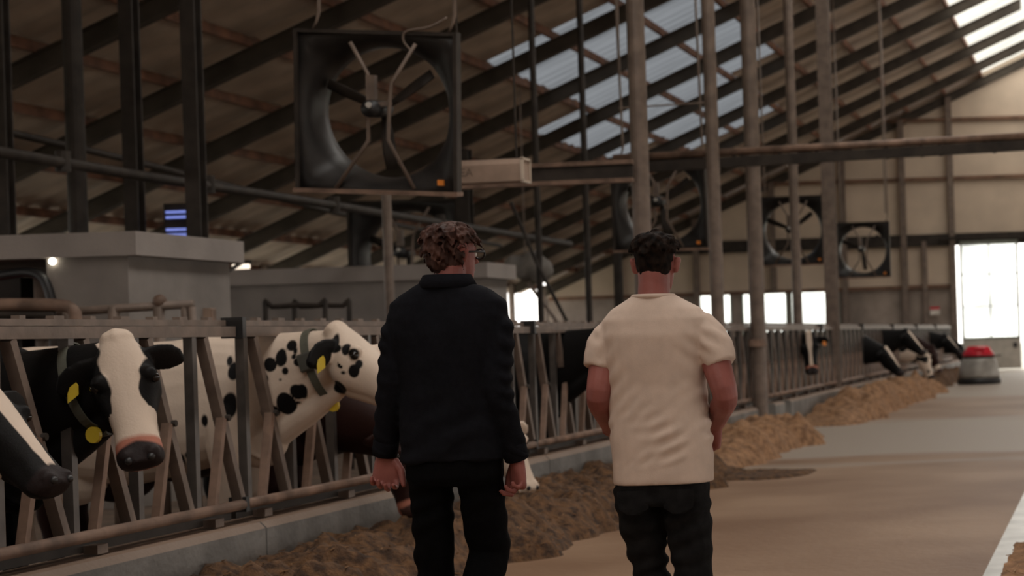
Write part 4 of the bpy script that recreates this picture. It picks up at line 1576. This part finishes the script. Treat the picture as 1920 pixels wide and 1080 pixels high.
# collar and cuffs
cl = MB()
for (z, hw, hd, th) in ((1.625, .078, .074, .0),):
    vs, fs = [], []
    N = 40
    for k in range(N + 1):
        a_ = math.radians(-60 + 300 * k / N) + math.pi  # open at the front
        a_ = math.radians(120 + 300 * k / N)
        for (r_, zz) in ((1.02, 1.61), (1.02, 1.668), (1.1, 1.666), (1.4, 1.622)):
            vs.append((hw * r_ * math.cos(a_), -.008 + hd * r_ * math.sin(a_) + (1.655 - zz) * -.05, zz + (.0 if math.sin(a_) < 0 else -.03 * math.sin(a_))))
    for k in range(N):
        for j in range(4):
            j2 = (j + 1) % 4
            fs.append((k * 4 + j, k * 4 + j2, (k + 1) * 4 + j2, (k + 1) * 4 + j))
    fs += [(0, 1, 2, 3), (N * 4 + 3, N * 4 + 2, N * 4 + 1, N * 4)]
    cl.add(vs, fs)
o = cl.build('shirt_collar', M_jacket, A, smooth=True)
for wr_, el_ in ((wrL, elL), (wrR, elR)):
    d_ = (wr_ - el_).normalized()
    MB().tube([wr_ - d_ * .055, wr_ - d_ * .05, wr_ + d_ * .004, wr_ + d_ * .008], [.042, .046, .044, .04], 18).build('cuff', M_jacket, A, smooth=True)
# trousers
tr = MB()
tr.loft(ring_secs([(.9, .0, .0, .155, .1), (.93, .002, .0, .17, .118), (1.0, 0, 0, .17, .118), (1.06, 0, 0, .15, .1)]), 24, p=2.6)
limb(tr, [hipL + V((0, 0, .02)), hipL.lerp(knL, .35), hipL.lerp(knL, .7), knL, knL.lerp(anL, .4), anL + V((0, 0, .02))], [.08, .074, .07, .066, .066, .062], 18)
limb(tr, [hipR + V((0, 0, .02)), hipR.lerp(knR, .35), hipR.lerp(knR, .7), knR, knR.lerp(anR, .4), anR + V((0, 0, .02))], [.08, .08, .078, .074, .07, .062], 18)
dress('trousers', tr, 0.008, M_trous, A, 3, wrinkles([((1, .35), .08, .005, lambda c: np.clip((.95 - c[:, 2]) / .1, 0, 1))], fine=.002, seed=5))
for an_, dv in ((anL, V((0, .16, -.045))), (anR, V((.02, .1, -.14)))):
    q = MB()
    q.tube([an_ + V((0, -.045, -.03)), an_ + V((0, -.03, -.055)), an_ + dv * .6, an_ + dv * 1.25], [.04, .046, .044, .03], 12, smooth=1, flat=0.9)
    q.build('shoe', M_shoe, A, smooth=True)
# glasses
g = MB()
for sd in (-1, 1):
    g.tube([PA(sd * .083, -.005, .125), PA(sd * .08, .06, .127), PA(sd * .068, .115, .127)], .0035, 6)
    g.tube([PA(sd * .035 + .03 * math.cos(a_), .118, .118 + .021 * math.sin(a_)) for a_ in [2 * math.pi * k / 16 for k in range(17)]], .0035, 6)
g.tube([PA(-.008, .12, .122), PA(.008, .12, .122)], .003, 6)
go = g.build('glasses', M_black, A, smooth=True)
MB().tube([(PA(.0, 0, 0)), (PA(.0, 0, .0001))], .0001, 4)
# hair: cap plus wavy locks


def hair_cap(P, s, spec, m, parent, seed, amp, name='hair', vox=0.0045, locks=0, lock_len=.07, yaw=0.0, lock_r=.008, low=.045, hang=0.5):
    R = Matrix.Rotation(yaw, 3, 'Z')
    b = MB()
    X, Yv = R @ V((1, 0, 0)) * s, R @ V((0, 1, 0)) * s
    b.loft([(P(0, cy_, z), X * hw, Yv * hd) for z, cy_, hw, hd in spec], 28, p=2.2)
    r = random.Random(seed)
    c0 = P(0, -.01, .12)
    for _ in range(locks):
        # root on the cap, flowing outwards and down from the crown
        zz = r.uniform(low, .245)
        th = r.uniform(math.pi * .95, math.pi * 2.05)
        if r.random() < .35:
            th = r.uniform(0, 2 * math.pi)
            zz = r.uniform(.19, .25)
        zs = [q[0] for q in spec]
        hw = np.interp(zz, zs, [q[2] for q in spec])
        hd = np.interp(zz, zs, [q[3] for q in spec])
        cyv = np.interp(zz, zs, [q[1] for q in spec])
        x_, y_ = hw * math.cos(th), cyv + hd * math.sin(th)
        p = P(x_, y_, zz)
        nrm = (p - c0).normalized()
        tang = V((0, 0, -1)) - nrm * nrm.dot(V((0, 0, -1)))
        if tang.length < .2:
            tang = nrm.cross(V((r.uniform(-1, 1), r.uniform(-1, 1), 0)))
        tang.normalize()
        sd = nrm.cross(tang).normalized()
        L = lock_len * r.uniform(.6, 1.3)
        ph, am = r.uniform(0, 6.28), r.uniform(.003, .011)
        pts = []
        for k in range(5):
            f = k / 4
            pts.append(p - nrm * .006 + tang * L * f + sd * am * math.sin(ph + f * 5) + nrm * (.010 * math.sin(f * math.pi) + (.004 * f if f > .6 else 0) - hang * .012 * f * f))
        b.tube(pts, [lock_r * .7, lock_r, lock_r * .9, lock_r * .7, lock_r * .25], 6)
    me, co = fuse(b, vox, 1, lambda c, nr: amp * noise_at(c, 55, seed) + amp * .7 * noise_at(c * np.array([1, 1, .35]), 120, seed + 3))
    me.materials.append(m)
    return link(name, me, parent)


specA = [(a_, b_, c_ * .78, d_ * .87) for a_, b_, c_, d_ in [(.035, -.045, .05, .04), (.06, -.03, .066, .07), (.09, -.025, .078, .085), (.12, -.02, .084, .094), (.15, -.012, .088, .104), (.18, -.008, .087, .106), (.21, -.006, .078, .095), (.235, -.006, .06, .075), (.252, -.006, .035, .045), (.258, -.006, .012, .015)]]
hair_cap(PA, .86, specA, M_hairA, A, 4, .004, locks=420, lock_len=.065, yaw=-0.55, lock_r=.0062, low=.05)
# ring on the right hand
q = wrR + V((.02, -.02, -.115))
MB().tube([q + V((-.011, 0, 0)), q + V((-.005, 0, 0))], .0125, 12).build('ring', mat('ring_silver', (.7, .66, .6), rough=.25, metal=1), A, smooth=True)

# ---- the man in the white T-shirt ----
YB = 6.55
pb = px2w(1230, 640, YB)
B = thing('person', 'man in white T-shirt and dark jeans with short dark hair, walking away', 'person', (pb.x, YB, 0))


def LB(u, v, y=0.0):
    p = px2w(u, v, YB + y)
    return V((p.x - pb.x, y, p.z))


bd = MB()
torso = [(.93, 0, 0, .11, .075), (.99, 0, 0, .135, .095), (1.1, 0, .005, .14, .1), (1.22, 0, .0, .145, .1), (1.35, 0, -.005, .155, .105), (1.45, 0, -.01, .15, .095), (1.51, 0, -.012, .115, .078), (1.555, 0, -.01, .07, .065)]
bd.loft(ring_secs(torso), 22, p=2.4)
headB = V((.0, .03, 1.562))
bd.loft([(V((0, -.02, 1.48)), V((.07, 0, 0)), V((0, .068, 0))), (V((0, -.01, 1.55)), V((.054, 0, 0)), V((0, .06, 0))), (V((0, .0, 1.60)), V((.052, 0, 0)), V((0, .06, 0))), (V((0, .01, 1.64)), V((.055, 0, 0)), V((0, .065, 0)))], 18)
PB = head(bd, headB, 0.04, 0.86)
shL, elL, wrL = V((-.158, -.01, 1.42)), LB(1123, 745, -.06), LB(1148, 806, .16)
shR, elR, wrR = V((.178, -.01, 1.425)), LB(1360, 742, -.06), LB(1343, 795, .16)
for sh_, el_, wr_ in ((shL, elL, wrL), (shR, elR, wrR)):
    limb(bd, [sh_, sh_.lerp(el_, .5), el_, el_.lerp(wr_, .4), wr_], [.055, .05, .042, .042, .028])
hand(bd, wrL, (.28, .75, -.28), (.7, -.2, -.1), (.1, .1, .9), curl=(.5, .7, .5), s=.98)
hand(bd, wrR, (-.12, .55, -.55), (-.8, -.1, -.1), (.0, .4, .8), curl=(.5, .7, .5), s=.98)
hipL, hipR = V((-.085, 0, .89)), V((.085, 0, .89))
knL, anL = LB(1228, 1110, .06), V((-.03, .12, .1))
knR, anR = LB(1303, 1110, .0), V((.1, -.15, .13))
limb(bd, [hipL, hipL.lerp(knL, .5), knL, knL.lerp(anL, .4), anL], [.045, .052, .045, .044, .034])
limb(bd, [hipR, hipR.lerp(knR, .5), knR, knR.lerp(anR, .4), anR], [.045, .052, .045, .044, .034])
for an_ in (anL, anR):
    bd.tube([an_, an_ + V((0, .02, -.05)), an_ + V((0, .12, -.07)), an_ + V((0, .17, -.075))], [.035, .035, .03, .02], 10)
me, co = fuse(bd, 0.0042, 3)
me.materials.append(M_skin)
link('body', me, B)
for sd in (-1, 1):
    MB().ball(PB(sd * .031, .088, .118), .0125, 10, 8).build('eye', MATS['eye_white'], B, smooth=True)

ts = MB()
tt = [(.918, .012, 0, .166, .126), (.935, .012, 0, .167, .127), (.96, .012, 0, .167, .127), (1.0, .012, 0, .168, .126), (1.07, .008, 0, .170, .126), (1.15, .003, 0, .166, .122), (1.25, .0, 0, .166, .120), (1.34, .0, -.005, .172, .124), (1.42, .005, -.012, .184, .12),
      (1.475, .006, -.014, .18, .105), (1.51, .006, -.014, .15, .09), (1.54, .003, -.012, .098, .078), (1.56, 0, -.01, .064, .068)]
ts.loft(ring_secs(tt), 28, p=2.5)
for sh_, el_, hem, k in ((shL, elL, LB(1124, 692, -.04), -1), (shR, elR, LB(1352, 684, -.04), 1)):
    s0 = sh_ + V((-k * .08, 0, -.01))
    ts.tube([s0, sh_ + V((-k * .02, 0, .0)), sh_.lerp(hem, .5), hem - (hem - sh_).normalized() * .015, hem], [.05, .072, .066, .057, .054], 18, smooth=1)


def tdisp(co, nr):
    arm = np.clip((np.abs(co[:, 0]) - .165) / .02, 0, 1) * (co[:, 2] > 1.25)
    low = np.clip((1.32 - co[:, 2]) / .25, 0, 1)
    hemz = np.clip((co[:, 2] - .975) / .03, 0, 1)
    lft = np.clip((.05 - co[:, 0]) / .12, 0, 1)
    rgt = np.clip((co[:, 0] + .02) / .12, 0, 1)
    waist = np.exp(-((co[:, 2] - 1.07) / .075) ** 2)
    pit = np.exp(-((co[:, 2] - 1.33) / .1) ** 2) * np.clip((np.abs(co[:, 0]) - .06) / .08, 0, 1)
    f = wrinkles([((1, 1.05), .042, .0042, lambda c: low * lft * (1 - arm) * hemz), ((1, .6), .045, .0042, lambda c: low * rgt * (1 - arm) * hemz),
                  ((1, .25), .045, .0032, lambda c: waist * (1 - arm)), ((1, -1.1), .05, .003, lambda c: pit * (c[:, 0] > 0)), ((1, 1.1), .05, .003, lambda c: pit * (c[:, 0] < 0)),
                  ((1, -.5), .05, .0018, lambda c: arm)], fine=.0006, seed=3.3, nf=2.6, ns=3.0)
    return f(co, nr)


dress('t_shirt', ts, 0.006, M_tee, B, 12, tdisp)
MB().tube([V((.068 * math.cos(a_), -.012 + .074 * math.sin(a_), 1.553 - .02 * max(0, math.sin(a_)))) for a_ in [2 * math.pi * k / 40 for k in range(41)]], .008, 8).build('neck_band', M_tee, B, smooth=True)
tr = MB()
tr.loft(ring_secs([(.85, .006, .0, .148, .108), (.9, .008, .0, .158, .118), (.95, .008, 0, .152, .112), (1.03, 0, 0, .14, .1)]), 24, p=2.6)
limb(tr, [hipL + V((0, 0, .02)), hipL.lerp(knL, .35), hipL.lerp(knL, .7), knL, knL.lerp(anL, .4), anL + V((0, 0, .02))], [.078, .076, .062, .054, .052, .05], 18)
limb(tr, [hipR + V((0, 0, .02)), hipR.lerp(knR, .35), hipR.lerp(knR, .7), knR, knR.lerp(anR, .4), anR + V((0, 0, .02))], [.08, .08, .068, .06, .058, .054], 18)
dress('jeans', tr, 0.008, M_jeans, B, 3, wrinkles([((1, .25), .075, .006, lambda c: np.clip((.95 - c[:, 2]) / .1, 0, 1))], fine=.002, seed=8))
for sd in (-1, 1):
    MB().loft([(V((.008 + sd * .075, -.112, z)), V((w, 0, 0)), V((0, .006, 0))) for z, w in ((.82, .02), (.84, .05), (.9, .055))], 4, p=8).build('back_pocket', M_jeans, B)
for an_ in (anL, anR):
    q = MB()
    q.tube([an_ + V((0, -.045, -.05)), an_ + V((0, -.03, -.055)), an_ + V((0, .09, -.06)), an_ + V((0, .19, -.07))], [.04, .046, .044, .03], 12, smooth=1, flat=0.9)
    q.build('shoe', M_shoe, B, smooth=True)
specB = [(.012, -.05, .04, .022), (.03, -.052, .05, .03), (.055, -.05, .056, .042), (.075, -.04, .062, .055), (.1, -.03, .072, .075), (.13, -.02, .08, .09), (.165, -.012, .0835, .1), (.2, -.006, .081, .1), (.222, -.004, .07, .088), (.238, -.002, .05, .065), (.246, 0, .025, .03)]
hair_cap(PB, .86, [(a_, b_, c_ * .93, d_ * .96) for a_, b_, c_, d_ in specB], M_hairB, B, 9, .0025, locks=130, lock_len=.03, yaw=0.04, lock_r=.005, low=.18)
